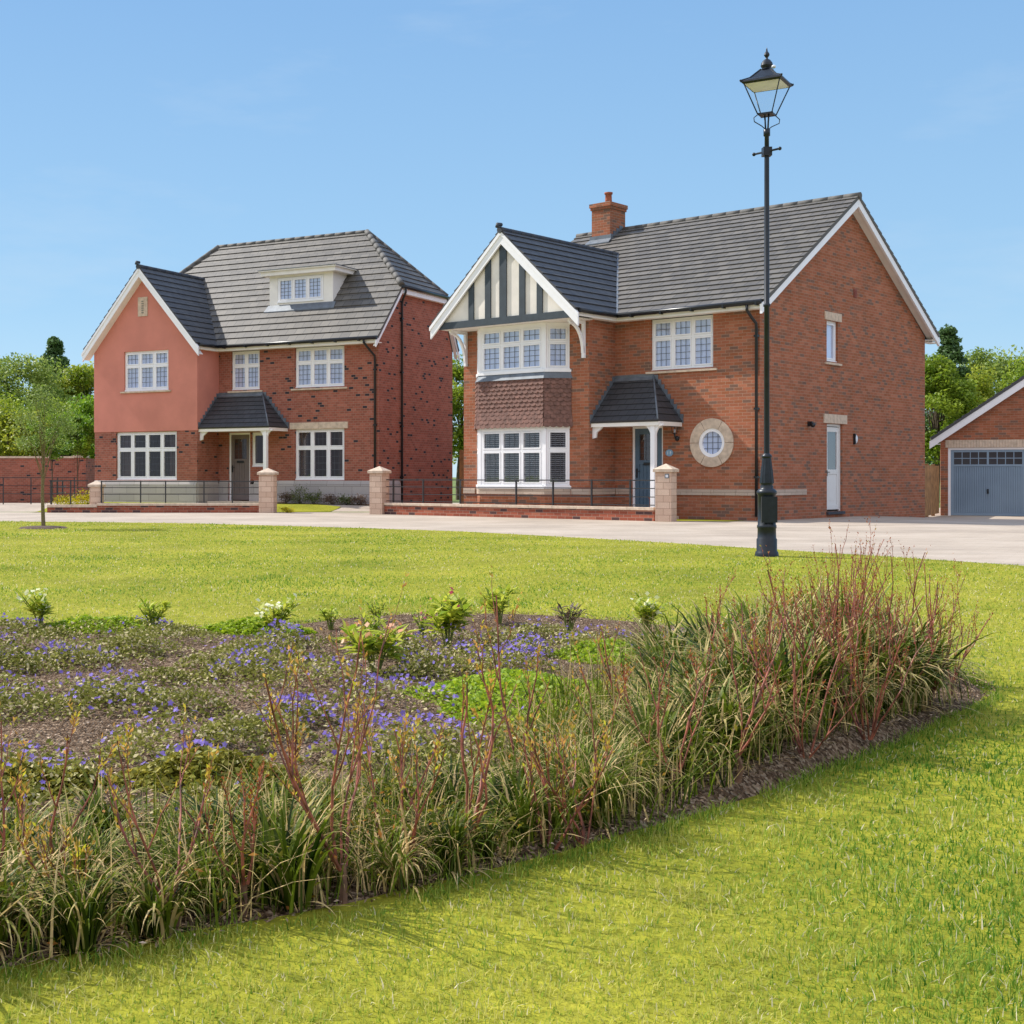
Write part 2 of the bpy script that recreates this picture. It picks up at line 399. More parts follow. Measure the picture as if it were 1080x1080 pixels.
def ground_mats():
    # lawn soil/thatch under the blades
    m, N, L, b = new_mat('lawn_thatch')
    f = noise(N, L, .55, detail=6, rough=.6); g = noise(N, L, 22, detail=5, rough=.7)
    c = ramp(N, L, f, [(.3, lin('7a7d26')), (.6, lin('9c9a34')), (.75, lin('b0a348'))])
    c = mixc(N, L, .85, c, ramp(N, L, g, [(.3, (.45, .5, .4, 1)), (.7, (1.25, 1.2, 1.1, 1))]), 'MULTIPLY')
    L.new(c, b.inputs['Base Color']); b.inputs['Roughness'].default_value = 1; b.inputs['Specular IOR Level'].default_value = .1
    bump(N, L, b, g, .8, .02); M['lawn'] = m
    m, N, L, b = new_mat('field_grass')
    c = ramp(N, L, noise(N, L, .2, detail=6), [(.3, lin('4d5f24')), (.7, lin('6f7c30'))])
    L.new(c, b.inputs['Base Color']); b.inputs['Roughness'].default_value = 1; M['field'] = m
    # drive
    m, N, L, b = new_mat('pale_paving')
    t = N.new('ShaderNodeTexCoord')
    f = noise(N, L, .45, detail=7, rough=.65); g = noise(N, L, 90, detail=3, rough=.7)
    s = noise(N, L, 1, detail=5, rough=.6, sc3=(.25, 1.8, 1))
    c = ramp(N, L, f, [(.28, lin('988c7f')), (.5, lin('aea090')), (.75, lin('bfb2a3'))])
    c = mixc(N, L, .6, c, ramp(N, L, s, [(.35, (.86, .85, .84, 1)), (.65, (1.06, 1.06, 1.06, 1))]), 'MULTIPLY')
    c = mixc(N, L, .6, c, ramp(N, L, g, [(.3, (.8, .8, .8, 1)), (.7, (1.15, 1.15, 1.15, 1))]), 'MULTIPLY')
    bt = N.new('ShaderNodeTexBrick'); bt.inputs['Scale'].default_value = 1; bt.inputs['Brick Width'].default_value = .3
    bt.inputs['Row Height'].default_value = .15; bt.inputs['Mortar Size'].default_value = .004; bt.inputs['Mortar Smooth'].default_value = .4
    mp = N.new('ShaderNodeMapping'); mp.inputs['Rotation'].default_value = (0, 0, .5)
    L.new(t.outputs['Object'], mp.inputs[0]); L.new(mp.outputs[0], bt.inputs[0])
    bt.inputs['Color1'].default_value = (.94,.94,.94,1); bt.inputs['Color2'].default_value = (1.05,1.04,1.03,1); bt.inputs['Mortar'].default_value = (.74,.72,.7,1)
    c = mixc(N, L, .75, c, bt.outputs['Color'], 'MULTIPLY')
    L.new(c, b.inputs['Base Color']); b.inputs['Roughness'].default_value = .9; b.inputs['Specular IOR Level'].default_value = .25
    bump(N, L, b, g, .25, .004); M['paving'] = m
    # soil
    m, N, L, b = new_mat('bark_and_soil')
    v = N.new('ShaderNodeTexVoronoi'); v.inputs['Scale'].default_value = 85; v.inputs['Randomness'].default_value = 1
    t = N.new('ShaderNodeTexCoord'); L.new(t.outputs['Object'], v.inputs['Vector'])
    sp = N.new('ShaderNodeSeparateColor'); L.new(v.outputs['Color'], sp.inputs[0])
    c = ramp(N, L, sp.outputs[0], [(0, lin('46372a')), (.45, lin('6b5643')), (.8, lin('8f7963')), (1, lin('a9947d'))])
    c = mixc(N, L, .7, c, ramp(N, L, noise(N, L, 3, detail=6), [(.3, (.6,.6,.6,1)), (.7, (1.15,1.1,1.05,1))]), 'MULTIPLY')
    L.new(c, b.inputs['Base Color']); b.inputs['Roughness'].default_value = 1; b.inputs['Specular IOR Level'].default_value = .1
    bump(N, L, b, v.outputs['Distance'], .8, .02); M['soil'] = m
ground_mats()

gx = np.concatenate([[-3000, -800, -200, -100], np.linspace(-60, 60, 61), [100, 200, 800, 3000]])
gy = np.concatenate([[-300, -60, -20], np.linspace(0, 90, 46), [150, 300, 900, 3500]])
tag(sheet('ground', gx, gy, -.03, 'field'), kind='structure')
tag(sheet('driveway', np.linspace(-45, 40, 86), np.linspace(9, 53.5, 61), 0, 'paving'), kind='structure')
LAWN = [(-60, 33.5), (-30, 32.6), (-14, 31.6), (-9.3, 30.8), (-6.8, 30.2), (-4.8, 29.45), (-3.1, 28.3), (-1, 26.8), (1.07, 25.0), (2.93, 22.4), (4.1, 20.6), (5.0, 19.1), (6.1, 17.2), (7.1, 15.3), (8.0, 13.2), (9.0, 10.2), (10, 6), (11, -6), (-60, -6)]
BED = [(-4.6, 8.7), (-3.4, 8.85), (-2.68, 8.9), (-1.56, 8.86), (-.85, 9.3), (-.2, 9.68), (.47, 9.62), (1.38, 9.32), (1.9, 9.0), (2.5, 8.3), (2.85, 7.2), (2.78, 6.35), (2.62, 6.04), (2.22, 5.55), (1.94, 5.19), (1.48, 4.68), (1.1, 4.25), (.8, 3.93), (.58, 3.73), (.16, 3.36), (-.17, 3.1), (-.56, 2.88), (-.85, 2.7), (-1.4, 2.5), (-2.2, 2.35), (-3.4, 2.3), (-4.6, 2.4)]
def smooth_poly(P, it=2):
    for _ in range(it):
        Q = []
        for i in range(len(P)):
            a, b = P[i], P[(i+1) % len(P)]
            Q += [(a[0]*.75+b[0]*.25, a[1]*.75+b[1]*.25), (a[0]*.25+b[0]*.75, a[1]*.25+b[1]*.75)]
        P = Q
    return P
LAWN_S = LAWN; BED_S = smooth_poly(BED, 2)
mb = MB('lawn')
mb.prism([(x, y, -.02) for x, y in LAWN[::-1]], (0, 0, .035))
tag(mb.build('lawn', weld=True), kind='structure')

# ------------------------------------------------------------------ lawn blades
def pnoise(x, y, s, seed):
    r = np.random.default_rng(seed); v = 0
    for k in range(6):
        a = r.uniform(0, 2*PI); f = s*r.uniform(.6, 1.9); v = v+np.sin((x*np.cos(a)+y*np.sin(a))*f+r.uniform(0, 6)+1.3*np.sin((y*np.cos(a)-x*np.sin(a))*f*.7+r.uniform(0, 6)))
    return v/6
def blades(name, P, h, w, tint, mat, lean=.5, segs=2, parent=None, az=None):
    n = len(P)
    az = rng.uniform(0, 2*PI, n) if az is None else az
    le = np.abs(rng.normal(0, lean, n))
    d = np.stack([np.cos(az), np.sin(az), np.zeros(n)], 1); ca = rng.uniform(0, 2*PI, n)
    s = np.stack([np.cos(ca), np.sin(ca), np.zeros(n)], 1)
    up = np.array([0, 0, 1.])
    rows = []
    for k in range(segs+1):
        t = k/segs
        c = P + up*(h*(t-.25*t*t*le))[:, None] + d*(h*le*t*t)[:, None]
        ww = w*(1-t)**.7 if k < segs else None
        if k < segs: rows += [c-s*(ww/2)[:, None], c+s*(ww/2)[:, None]]
        else: rows += [c]
    V = np.stack(rows, 1); nv = 2*segs+1
    F = []
    for k in range(segs-1): F += [(2*k, 2*k+1, 2*k+3), (2*k, 2*k+3, 2*k+2)]
    F.append((2*segs-2, 2*segs-1, 2*segs))
    F = (np.array(F)[None]+(np.arange(n)*nv)[:, None, None]).reshape(-1, 3)
    return fast(name, V.reshape(-1, 3), F, mat, np.repeat(tint, nv), parent)
M['grass_blade'] = leaf_mat('lawn_grass_blade', '42761e', 'c8c15e', .42, .6, dry='e2d6b4', spec=.25, mid='90a83a')
def lawn_points(y0, y1, dens):
    ys = np.linspace(y0, y1, 60); out = []
    for a, b in zip(ys[:-1], ys[1:]):
        ym = (a+b)/2; xl = -.31*ym-1.3; xr = .47*ym+1.3
        n = int(dens(ym)*(b-a)*(xr-xl)); out.append(np.stack([rng.uniform(xl, xr, n), rng.uniform(a, b, n)], 1))
    p = np.concatenate(out); wob = .07*pnoise(p[:, 0], p[:, 1], 14, 5)+rng.normal(0, .025, len(p))
    k = inside(p[:, 0], p[:, 1], LAWN_S) & ~inside(p[:, 0]+wob, p[:, 1]+wob, BED_S)
    return p[k]
def make_lawn():
    P = lawn_points(1.9, 31, lambda y: 15000*(2.4/max(y, 2.4))**1.75)
    x, y = P[:, 0], P[:, 1]; n = len(P)
    k = (np.maximum(y, 2.4)/2.4)
    patch = pnoise(x, y, 1.6, 3); patch2 = pnoise(x, y, .55, 9); fine = pnoise(x, y, 15, 31)+.6*pnoise(x, y, 34, 32)
    h = rng.uniform(.5, 1.3, n)*(.019+.010*sstep(patch, -.1, .6)+.006*sstep(x-.15*y, .1, .8)*(1-sstep(y, 3.2, 6)))*np.minimum(k, 3)**.12
    w = .0032*k**.75*rng.uniform(.7, 1.3, n)
    t = .5+.3*patch2-.25*patch+.22*pnoise(x, y, 4.5, 33)+rng.normal(0, .2, n)
    t += .16*fine; h *= 1+.5*np.clip(fine, -.6, .8)
    t -= (.36+.3*pnoise(x, y, 3.2, 61))*sstep(x-.2*y, -.1, .8)*(1-sstep(y, 3.5, 7)); t += .08*sstep(y, 6, 12)
    t = np.clip(t, 0, .86); dry = rng.random(n) < .06; t[dry] = rng.uniform(.9, 1, dry.sum())
    # longer unmown tufts straggling over the edge of the bed
    B = np.array(BED_S); B2 = np.roll(B, -1, 0); ln = np.hypot(*(B2-B).T); m_ = 15000; i = rng.choice(len(B), m_, p=ln/ln.sum()); u = rng.random(m_)[:, None]
    q = B[i]*(1-u)+B2[i]*u; q = q+rng.normal(0, .022, (m_, 2))+.03*np.stack([pnoise(q[:, 0], q[:, 1], 17, 41), pnoise(q[:, 0], q[:, 1], 17, 42)], 1)
    q = q[q[:, 0] > -.31*q[:, 1]-1]; m_ = len(q); den = pnoise(q[:, 0], q[:, 1], 9, 43) > -.15; q = q[den]; m_ = len(q)
    x = np.concatenate([x, q[:, 0]]); y = np.concatenate([y, q[:, 1]]); h = np.concatenate([h, rng.uniform(.02, .055, m_)]); w = np.concatenate([w, .0028*(q[:, 1]/2.4)**.6*rng.uniform(.7, 1.3, m_)]); t = np.concatenate([t, np.clip(rng.normal(.4, .25, m_), 0, 1)]); n = len(x)
    o = blades('lawn_grass', np.stack([x, y, np.full(n, .012)], 1), h, w, t, 'grass_blade', .8, 2)
    tag(o, 'mown yellow-green lawn grass around the planted bed', 'grass', kind='stuff')
make_lawn()

# ------------------------------------------------------------------ roof with real courses
def clip(poly, a, b, c):          # keep a*x+b*y <= c, poly of 2D
    out = []
    for i in range(len(poly)):
        p, q = poly[i], poly[(i+1) % len(poly)]
        dp, dq = a*p[0]+b*p[1]-c, a*q[0]+b*q[1]-c
        if dp <= 0: out.append(p)
        if (dp < 0 < dq) or (dq < 0 < dp):
            t = dp/(dp-dq); out.append((p[0]+t*(q[0]-p[0]), p[1]+t*(q[1]-p[1])))
    return out
def roof_plane(mb, pts, gauge=.29, thick=.07, step=.03, under=None):
    P = [Vector(p) for p in pts]
    n = Vector((0,0,0))
    for i in range(len(P)): n += P[i].cross(P[(i+1) % len(P)])
    n.normalize()
    if n.z < 0: n = -n; P = P[::-1]
    e = Vector((0,0,1)).cross(n).normalized(); s = n.cross(e).normalized()
    if s.z < 0: s = -s; e = -e
    O = P[0]; Q = [((p-O).dot(e), (p-O).dot(s)) for p in P]
    b0 = min(q[1] for q in Q); b1 = max(q[1] for q in Q)
    k = 0; b = b0
    def W3(a, bb, h): return tuple(O+e*a+s*bb+n*h)
    while b < b1-.01:
        bn = min(b+gauge, b1)
        c = clip(clip(Q, 0, -1, -b), 0, 1, bn)
        if len(c) >= 3:
            hh = lambda bb: step*(1-(bb-b)/gauge)+.004
            mb.poly([W3(x, y, hh(y)) for x, y in c], uv=[(x, y-b0-k*gauge+.5*0+k*gauge+.006) for x, y in c])
            for i in range(len(c)):
                p, q = c[i], c[(i+1) % len(c)]
                if abs(p[1]-bn) < 1e-6 and abs(q[1]-bn) < 1e-6 and bn < b1-.01: continue
                lo = -thick if not (abs(p[1]-b) < 1e-6 and abs(q[1]-b) < 1e-6 and k > 0) else 0
                mb.poly([W3(p[0], p[1], lo), W3(q[0], q[1], lo), W3(q[0], q[1], hh(q[1])), W3(p[0], p[1], hh(p[1]))], uv=[(0,.1)]*4)
        b = bn; k += 1
    mb.poly([W3(x, y, -thick) for x, y in Q[::-1]], uv=[(.1,.1)]*len(Q))
def ridge_run(mb, a, b, r=.09, seg=.42, sink=.02):
    a, b = Vector(a), Vector(b); L = (b-a).length; n = max(1, round(L/seg)); d = (b-a)/n
    for k in range(n):
        p, q = a+d*k, a+d*(k+1.03); mb.tube([p-Vector((0,0,sink+.015)), q-Vector((0,0,sink+.015))], [r*.96, r*.94], 12)

# ------------------------------------------------------------------ walls
def wall_cells(mb, x0, x1, z0, z1, holes, reveal=.11, rev_mat=None):
    """front face in the plane y=0 of mb.M, looking along -y, with rectangular holes and reveals"""
    xs = sorted({x0, x1, *[min(max(h[0], x0), x1) for h in holes], *[min(max(h[1], x0), x1) for h in holes]})
    zs = sorted({z0, z1, *[min(max(h[2], z0), z1) for h in holes], *[min(max(h[3], z0), z1) for h in holes]})
    for a, b in zip(xs[:-1], xs[1:]):
        for c, d in zip(zs[:-1], zs[1:]):
            mx, mz = (a+b)/2, (c+d)/2
            if any(h[0] < mx < h[1] and h[2] < mz < h[3] for h in holes): continue
            mb.poly([(a,0,c),(b,0,c),(b,0,d),(a,0,d)])
    for h in holes:
        a, b, c, d = h[:4]; r = reveal
        mb.poly([(a,0,c),(a,0,d),(a,r,d),(a,r,c)]); mb.poly([(b,0,d),(b,0,c),(b,r,c),(b,r,d)])
        mb.poly([(a,0,d),(b,0,d),(b,r,d),(a,r,d)]); mb.poly([(b,0,c),(a,0,c),(a,r,c),(b,r,c)])
ROT_R = Matrix.Rotation(PI/2, 4, 'Z')     # local x -> house +y, inward -> house -x
def T(x, y, z=0): return Matrix.Translation((x, y, z))

def window(house, Mx, x0, x1, z0, z1, cols, transom=.64, inset=.07, grid=(3, 4, 2), cover='curtain', sill=True, label=None, room=True, frame_w=.06, sill_mat='stone_plain', sill_over=.12):
    """window with frame, lead grid, glass, cover, sill; transom None = no top lights"""
    f = MB('white'); f.M = Mx; y0, y1 = inset, inset+.075; fw = frame_w
    f.box(x0, x0+fw, y0, y1, z0, z1); f.box(x1-fw, x1, y0, y1, z0, z1)
    f.box(x0+fw, x1-fw, y0, y1, z1-fw, z1); f.box(x0+fw, x1-fw, y0, y1, z0, z0+fw)
    f.box(x0-.01, x1+.01, y0-.035, y0-.001, z0-.03, z0+.028)
    ix0, ix1, iz0, iz1 = x0+fw, x1-fw, z0+fw, z1-fw
    mw = .055; cw = (ix1-ix0-mw*(cols-1))/cols
    tz = iz0+(iz1-iz0)*transom if transom else None
    lights = []
    for k in range(cols):
        a = ix0+k*(cw+mw); b = a+cw
        if k: f.box(a-mw, a, y0-.002, y1-.004, iz0, iz1)
        rows = [(iz0, tz-.0275), (tz+.0275, iz1)] if tz else [(iz0, iz1)]
        if tz: f.box(a, b, y0-.001, y1-.006, tz-.0275, tz+.0275)
        for q, (c, d) in enumerate(rows):
            sw = .038; ya, yb = y0-.012, y0+.04
            f.box(a+.004, a+sw, ya, yb, c+.004, d-.004); f.box(b-sw, b-.004, ya, yb, c+.004, d-.004)
            f.box(a+sw, b-sw, ya, yb, c+.004, c+sw); f.box(a+sw, b-sw, ya, yb, d-sw, d-.004)
            lights.append((a+sw, b-sw, c+sw, d-sw, q))
    w = f.build('window', house, bevel=0)
    if label: w['label'] = label
    g = MB('glass'); g.M = Mx; bars = MB('lead_bar'); bars.M = Mx
    for a, b, c, d, q in lights:
        g.poly([(a-.01, y0+.03, c-.01), (b+.01, y0+.03, c-.01), (b+.01, y0+.03, d+.01), (a-.01, y0+.03, d+.01)])
        if grid:
            nc = grid[0]; nr = grid[1] if (q == 0) else grid[2]; t = .006
            for i in range(1, nc): x = a+(b-a)*i/nc; bars.box(x-t, x+t, y0+.021, y0+.028, c, d)
            for i in range(1, nr): z = c+(d-c)*i/nr; bars.box(a, b, y0+.0195, y0+.0265, z-t, z+t)
    g.build('glass', w, weld=False)
    if grid: bars.build('lead_bars', w)
    yc = y0+.062 if cover in ('curtain', 'blind') else y1+.05
    if cover == 'curtain':
        c = MB('curtain'); c.M = Mx; n = max(24, int((x1-x0)/.035)); prev = None
        for i in range(n+1):
            x = x0+(x1-x0)*i/n; y = yc+.012*math.sin(i*1.25)+.004*math.sin(i*2.9)
            if prev: c.poly([(prev[0], prev[1], z0), (x, y, z0), (x, y, z1), (prev[0], prev[1], z1)])
            prev = (x, y)
        c.build('curtain', w)
    elif cover == 'blind':
        c = MB('blind'); c.M = Mx
        for a, b, cc, d, q in lights:
            z = cc+.02
            while z < d-.01: c.box(a-.02, b+.02, yc, yc+.035, z, z+.006); z += .05
            c.box(a+.03, a+.035, yc-.01, yc-.005, cc, d); c.box(b-.035, b-.03, yc-.01, yc-.005, cc, d)
        c.build('blind', w)
    elif cover == 'drapes':
        c = MB('room_stuff'); c.M = Mx
        for a, b in ((x0, x0+(x1-x0)*.2), (x1-(x1-x0)*.17, x1)):
            prev = None
            for i in range(9):
                x = a+(b-a)*i/8; y = yc+.03*math.sin(i*1.7)
                if prev: c.poly([(prev[0], prev[1], z0), (x, y, z0), (x, y, z1), (prev[0], prev[1], z1)])
                prev = (x, y)
        c.build('drapes', w)
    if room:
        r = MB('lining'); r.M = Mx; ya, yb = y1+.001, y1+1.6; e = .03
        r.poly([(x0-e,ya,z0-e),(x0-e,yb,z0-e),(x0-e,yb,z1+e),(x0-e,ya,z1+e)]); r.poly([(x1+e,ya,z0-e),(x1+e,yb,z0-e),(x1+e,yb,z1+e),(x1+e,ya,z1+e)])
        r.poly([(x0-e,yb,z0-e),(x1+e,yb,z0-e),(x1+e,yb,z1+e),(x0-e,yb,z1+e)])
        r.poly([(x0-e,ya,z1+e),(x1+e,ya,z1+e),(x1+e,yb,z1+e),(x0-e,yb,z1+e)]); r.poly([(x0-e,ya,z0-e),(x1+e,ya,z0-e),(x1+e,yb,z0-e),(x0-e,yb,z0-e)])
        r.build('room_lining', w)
    if sill:
        s = MB(sill_mat); s.M = Mx
        s.box(x0-sill_over, x1+sill_over, -.055, .066, z0-.085, z0-.031); s.build('sill', w, bevel=.006)
    return w

def lantern_bracket(mb, x, y, dirx, diry, z1=4.93, h=.92, out=.68, t=.07):
    """gallows bracket: wall leg, top arm, curved brace. (dirx,diry) points outward"""
    d = Vector((dirx, diry, 0)); sdv = Vector((-diry, dirx, 0))*t; o = Vector((x, y, 0))
    def bar(pts, wd):
        for (a, b) in zip(pts[:-1], pts[1:]):
            A = o+d*a[0]+Vector((0,0,a[1])); B_ = o+d*b[0]+Vector((0,0,b[1]))
            tt = (B_-A).normalized(); nn = tt.cross(sdv.normalized())*wd
            mb.hull([A-sdv/2-nn/2, B_-sdv/2-nn/2, B_+sdv/2-nn/2, A+sdv/2-nn/2, A-sdv/2+nn/2, B_-sdv/2+nn/2, B_+sdv/2+nn/2, A+sdv/2+nn/2])
    bar([(.045, z1-h), (.045, z1)], .085); bar([(.09, z1-.04), (out, z1-.04)], .08)
    pts = []
    for k in range(8):
        a = k/7*PI/2; pts.append((.07+(out-.12)*(1-math.cos(a)), z1-h+.12+(h-.2)*math.sin(a)))
    bar(pts, .06)

# ================================================================== HOUSE B (timber gable)
def house_timber():
    H = empty('detached_house', (8.228, 31.45, 0), math.radians(-42.55))
    tag(H, 'warm red brick house with black and white timbered gable and a blue-grey front door', 'house')
    g = -1.155; EA = 5.05; D = 9.8; WL = -8.07; IN = -4.02; RY = 4.75; RZ = 8.3; SL = (RZ-5.1)/(RY+.35)
    w = MB('brick_warm')
    front_holes = [(-2.97, -1.23, 3.67, 4.98), (-3.53, -2.62, .08, 2.3), (-1.66, -.86, 1.45, 2.25)]
    w.M = T(0, 0); wall_cells(w, IN, 0, -.4, 5.1, front_holes)
    w.M = T(0, 0) @ ROT_R; sh = [(3.49, 4.15, 3.96, 5.0), (3.5, 4.4, .15, 2.38)]
    wall_cells(w, 0, D, -.4, 5.05, sh)
    zr = RZ-.12
    w.poly([(0, 0, 5.05), (D, 0, 5.05), (RY, 0, zr)])
    w.M = T(IN, 0) @ ROT_R; wall_cells(w, g, 0, -.4, 5.1, [])
    bh = [(-7.5, -4.72, .84, 2.27), (-7.5, -4.72, 3.72, 4.85)]
    w.M = T(0, g); wall_cells(w, WL, IN, -.4, 5.0, bh)
    w.M = Matrix()
    w.poly([(WL, g, -.4), (WL, D, -.4), (WL, D, 5.05), (WL, RY, zr), (WL, .2, 5.3), (WL, g, 5.0)])
    w.poly([(WL, D, -.4), (0, D, -.4), (0, D, 5.05), (WL, D, 5.05)])
    w.build('wall', H, weld=False)
    # string course, plinth details
    s = MB('stone')
    def band(x0, x1, Mx):
        s.M = Mx; n = max(1, round((x1-x0)/.62)); st = (x1-x0)/n
        for k in range(n): s.box(x0+k*st+.003, x0+(k+1)*st-.003, -.03, .01, .59, .73)
    band(IN+.03, -3.56, T(0, 0)); band(-2.58, .027, T(0, 0)); band(0.013, 2.34, T(0, 0) @ ROT_R)
    band(g+.0, -.035, T(IN, 0) @ ROT_R); band(WL, -7.66, T(0, g)); band(-4.54, IN+.027, T(0, g))
    s.M = Matrix(); s.build('string_course', H, bevel=.004)
    # ---- main roof
    r = MB('tile')
    roof_plane(r, [(-8.55, -.35, 5.1), (.3, -.35, 5.1), (.3, RY, RZ), (-8.55, RY, RZ)], .29)
    roof_plane(r, [(-8.55, 10.12, 5.1), (.3, 10.12, 5.1), (.3, RY, RZ), (-8.55, RY, RZ)], .29)
    roof = r.build('roof', H, weld=False)
    gx, hw, ga, gz = -6.05, 2.3, -2.13, 7.27; vy = (gz-5.1)/SL-.35
    r = MB('tile_dark')
    roof_plane(r, [(gx+hw, ga, 5.1), (gx+hw, -.33, 5.1), (gx, vy, gz), (gx, ga, gz)], .27)
    roof_plane(r, [(gx-hw, ga, 5.1), (gx-hw, -.33, 5.1), (gx, vy, gz), (gx, ga, gz)], .27)
    r.build('gable_roof', H, weld=False)
    rr = MB('ridge'); ridge_run(rr, (-6.9, RY, RZ+.03), (.32, RY, RZ+.03)); rr.mark(); ridge_run(rr, (-8.56, RY, RZ+.03), (-7.7, RY, RZ+.03))
    rr.mark(); rr.use('ridge_dark'); ridge_run(rr, (gx, ga-.03, gz+.03), (gx, vy+.1, gz+.03), .085)
    rr.tube([(gx, ga-.12, gz+.04), (gx, ga-.1, gz+.12), (gx, ga+.05, gz+.13)], .05, 8)
    rr.build_pieces('ridge_tiles', H)
    ld = MB('lead')
    ld.beam((gx+hw+.0, -.36, 5.125), (gx+.02, vy-.02, gz+.012), (.045, .02, 0.0), (0, 0, .012))
    # chimney
    cx0, cx1, cy0, cy1 = -7.62, -6.98, 4.15, 4.95
    ch = MB('brick_warm'); ch.box(cx0, cx1, cy0, cy1, 7.6, 8.86); ch.box(cx0-.03, cx1+.03, cy0-.03, cy1+.03, 8.861, 8.935); ch.box(cx0-.055, cx1+.055, cy0-.055, cy1+.055, 8.936, 9.05)
    chim = ch.build('chimney', H)
    c2 = MB('cement'); c2.hull([(cx0-.04,cy0-.04,9.051),(cx1+.04,cy0-.04,9.051),(cx1+.04,cy1+.04,9.051),(cx0-.04,cy1+.04,9.051),(cx0+.14,cy0+.2,9.12),(cx1-.14,cy0+.2,9.12),(cx1-.14,cy1-.2,9.12),(cx0+.14,cy1-.2,9.12)]); c2.build('flaunching', chim)
    c3 = MB('terracotta'); c3.lathe([(.001, 9.1), (.105, 9.1), (.1, 9.2), (.095, 9.36), (.12, 9.37), (.125, 9.42), (.09, 9.425), (.085, 9.2), (.001, 9.2)], (cx0+cx1)/2, (cy0+cy1)/2, 18); c3.build('chimney_pot', chim)
    zf = 5.1+(cy0+.35)*SL
    ld.box(cx0-.05, cx1+.05, cy0-.03, cy0-.002, zf-.02, zf+.17)
    ld.hull([(cx0-.1, cy0-.22, zf-.1), (cx1+.1, cy0-.22, zf-.1), (cx1+.06, cy0-.02, zf+.04), (cx0-.06, cy0-.02, zf+.04), (cx0-.1, cy0-.22, zf-.07), (cx1+.1, cy0-.22, zf-.07), (cx1+.06, cy0-.02, zf+.07), (cx0-.06, cy0-.02, zf+.07)])
    for k in range(4):
        yy = cy0+k*.16; zz = 5.1+(yy+.35)*SL; ld.box(cx1+.002, cx1+.02, yy, yy+.16, zz-.05, zz+.2)
    # ---- barge boards, fascia, soffit
    bb = MB('white')
    bb.mark().beam((.22, -.42, 5.03), (.22, RY, RZ-.05), (.06, 0, 0), (0, 0, -.24)); bb.mark().beam((.2201, 10.17, 5.03), (.2201, RY, RZ-.05), (.06, 0, 0), (0, 0, -.24))
    bb.mark().beam((-8.5, -.42, 5.0), (-8.5, RY, RZ-.1), (.03, 0, 0), (0, 0, -.22)); bb.mark().beam((-8.5, 10.17, 5.0), (-8.5, RY, RZ-.1), (.03, 0, 0), (0, 0, -.22))
    bb.use('cream_paint')
    bb.mark().beam((.003, -.3, 4.965), (.003, RY, RZ-.22), (.216, 0, 0), (0, 0, -.02)); bb.mark().beam((.003, 10.05, 4.965), (.003, RY, RZ-.22), (.216, 0, 0), (0, 0, -.02))
    bb.mark().box(0.002, .219, 9.8, 10.12, 4.86, 4.9)
    bb.build_pieces('barge_board', H)
    fa = MB('cream_paint'); fa.box(gx+hw+.0, .215, -.33, -.305, 4.93, 5.06); fa.box(IN+.003, .215, -.304, -.003, 4.94, 4.965)
    fa.mark().box(gx+hw-.02, gx+hw, ga+.1, -.33, 4.93, 5.06); fa.box(IN+.004, gx+hw-.021, g-.02, -.31, 4.941, 4.966)
    fa.mark().box(WL-.2, .215, 9.803, 10.1, 4.93, 4.965)
    fa.build_pieces('fascia', H)
    gu = MB('black_pl'); gu.tube([(gx+hw+.05, -.4, 5.06), (.26, -.4, 5.07)], .058, 10); gu.box(gx+hw+.05, .26, -.455, -.345, 5.065, 5.085)
    gu.mark().tube([(gx+hw+.05, ga+.12, 5.06), (gx+hw+.05, -.36, 5.06)], .055, 10); gu.mark().tube([(gx-hw-.05, ga+.12, 5.06), (gx-hw-.05, -.36, 5.06)], .055, 10)
    gu.mark().tube([(-8.5, 10.17, 5.06), (.26, 10.17, 5.06)], .055, 8)
    gu.mark()
    for k in range(5): gu.box(-3.3+k*.85, -3.25+k*.85, -.46, -.34, 4.99, 5.07)
    gu.build_pieces('gutter', H)
    dp = MB('black_pl'); dp.tube([(-.12, -.4, 5.03), (-.12, -.4, 4.9), (-.08, -.22, 4.72), (-.06, -.08, 4.62), (-.06, -.06, 4.5), (-.06, -.06, .1)], .036, 8)
    for z in (4.3, 2.6, 1.0): dp.box(-.11, -.01, -.1, -.003, z, z+.05)
    dp.build('downpipe', H)
    # ---- timber gable
    gf = -2.0
    wp = MB('panel'); wp.poly([(gx-2.15, gf, 4.96), (gx+2.15, gf, 4.96), (gx, gf, 7.04)]); wp.poly([(gx-2.15, g, 4.96), (gx+2.15, g, 4.96), (gx, g, 7.04)])
    pa = wp.build('gable_panel', H, weld=False)
    tb = MB('timber_dark'); tb.box(gx-2.13, gx+2.13, gf-.045, gf+.02, 4.9, 5.075)
    sl2 = (7.05-5.0)/2.15
    for a, b in ((-7.17, -7.0), (-6.62, -6.44), (-6.05-.1, -5.95+.02), (-5.52, -5.34), (-4.97, -4.8)):
        za = 7.0-abs(a-gx)*sl2; zb = 7.0-abs(b-gx)*sl2
        if a < gx < b: ring = [(a, gf-.04, 5.076), (b, gf-.04, 5.076), (b, gf-.04, zb), (gx, gf-.04, 7.0), (a, gf-.04, za)]
        else: ring = [(a, gf-.04, 5.076), (b, gf-.04, 5.076), (b, gf-.04, zb), (a, gf-.04, za)]
        tb.prism(ring, (0, .06, 0))
    tb.build('timber_framing', pa)
    gb = MB('white'); sg = (gz-5.1)/hw
    for sgn in (-1, 1):
        gb.mark().beam((gx+sgn*(hw+.07), ga+.02, 5.03-.04), (gx, ga+.02, gz-.035), (0, .05, 0), (0, 0, -.32))
        gb.mark().beam((gx+sgn*(hw+.09), ga-.005, 5.03-.05), (gx, ga-.005, gz-.03), (0, .024, 0), (0, 0, -.1))
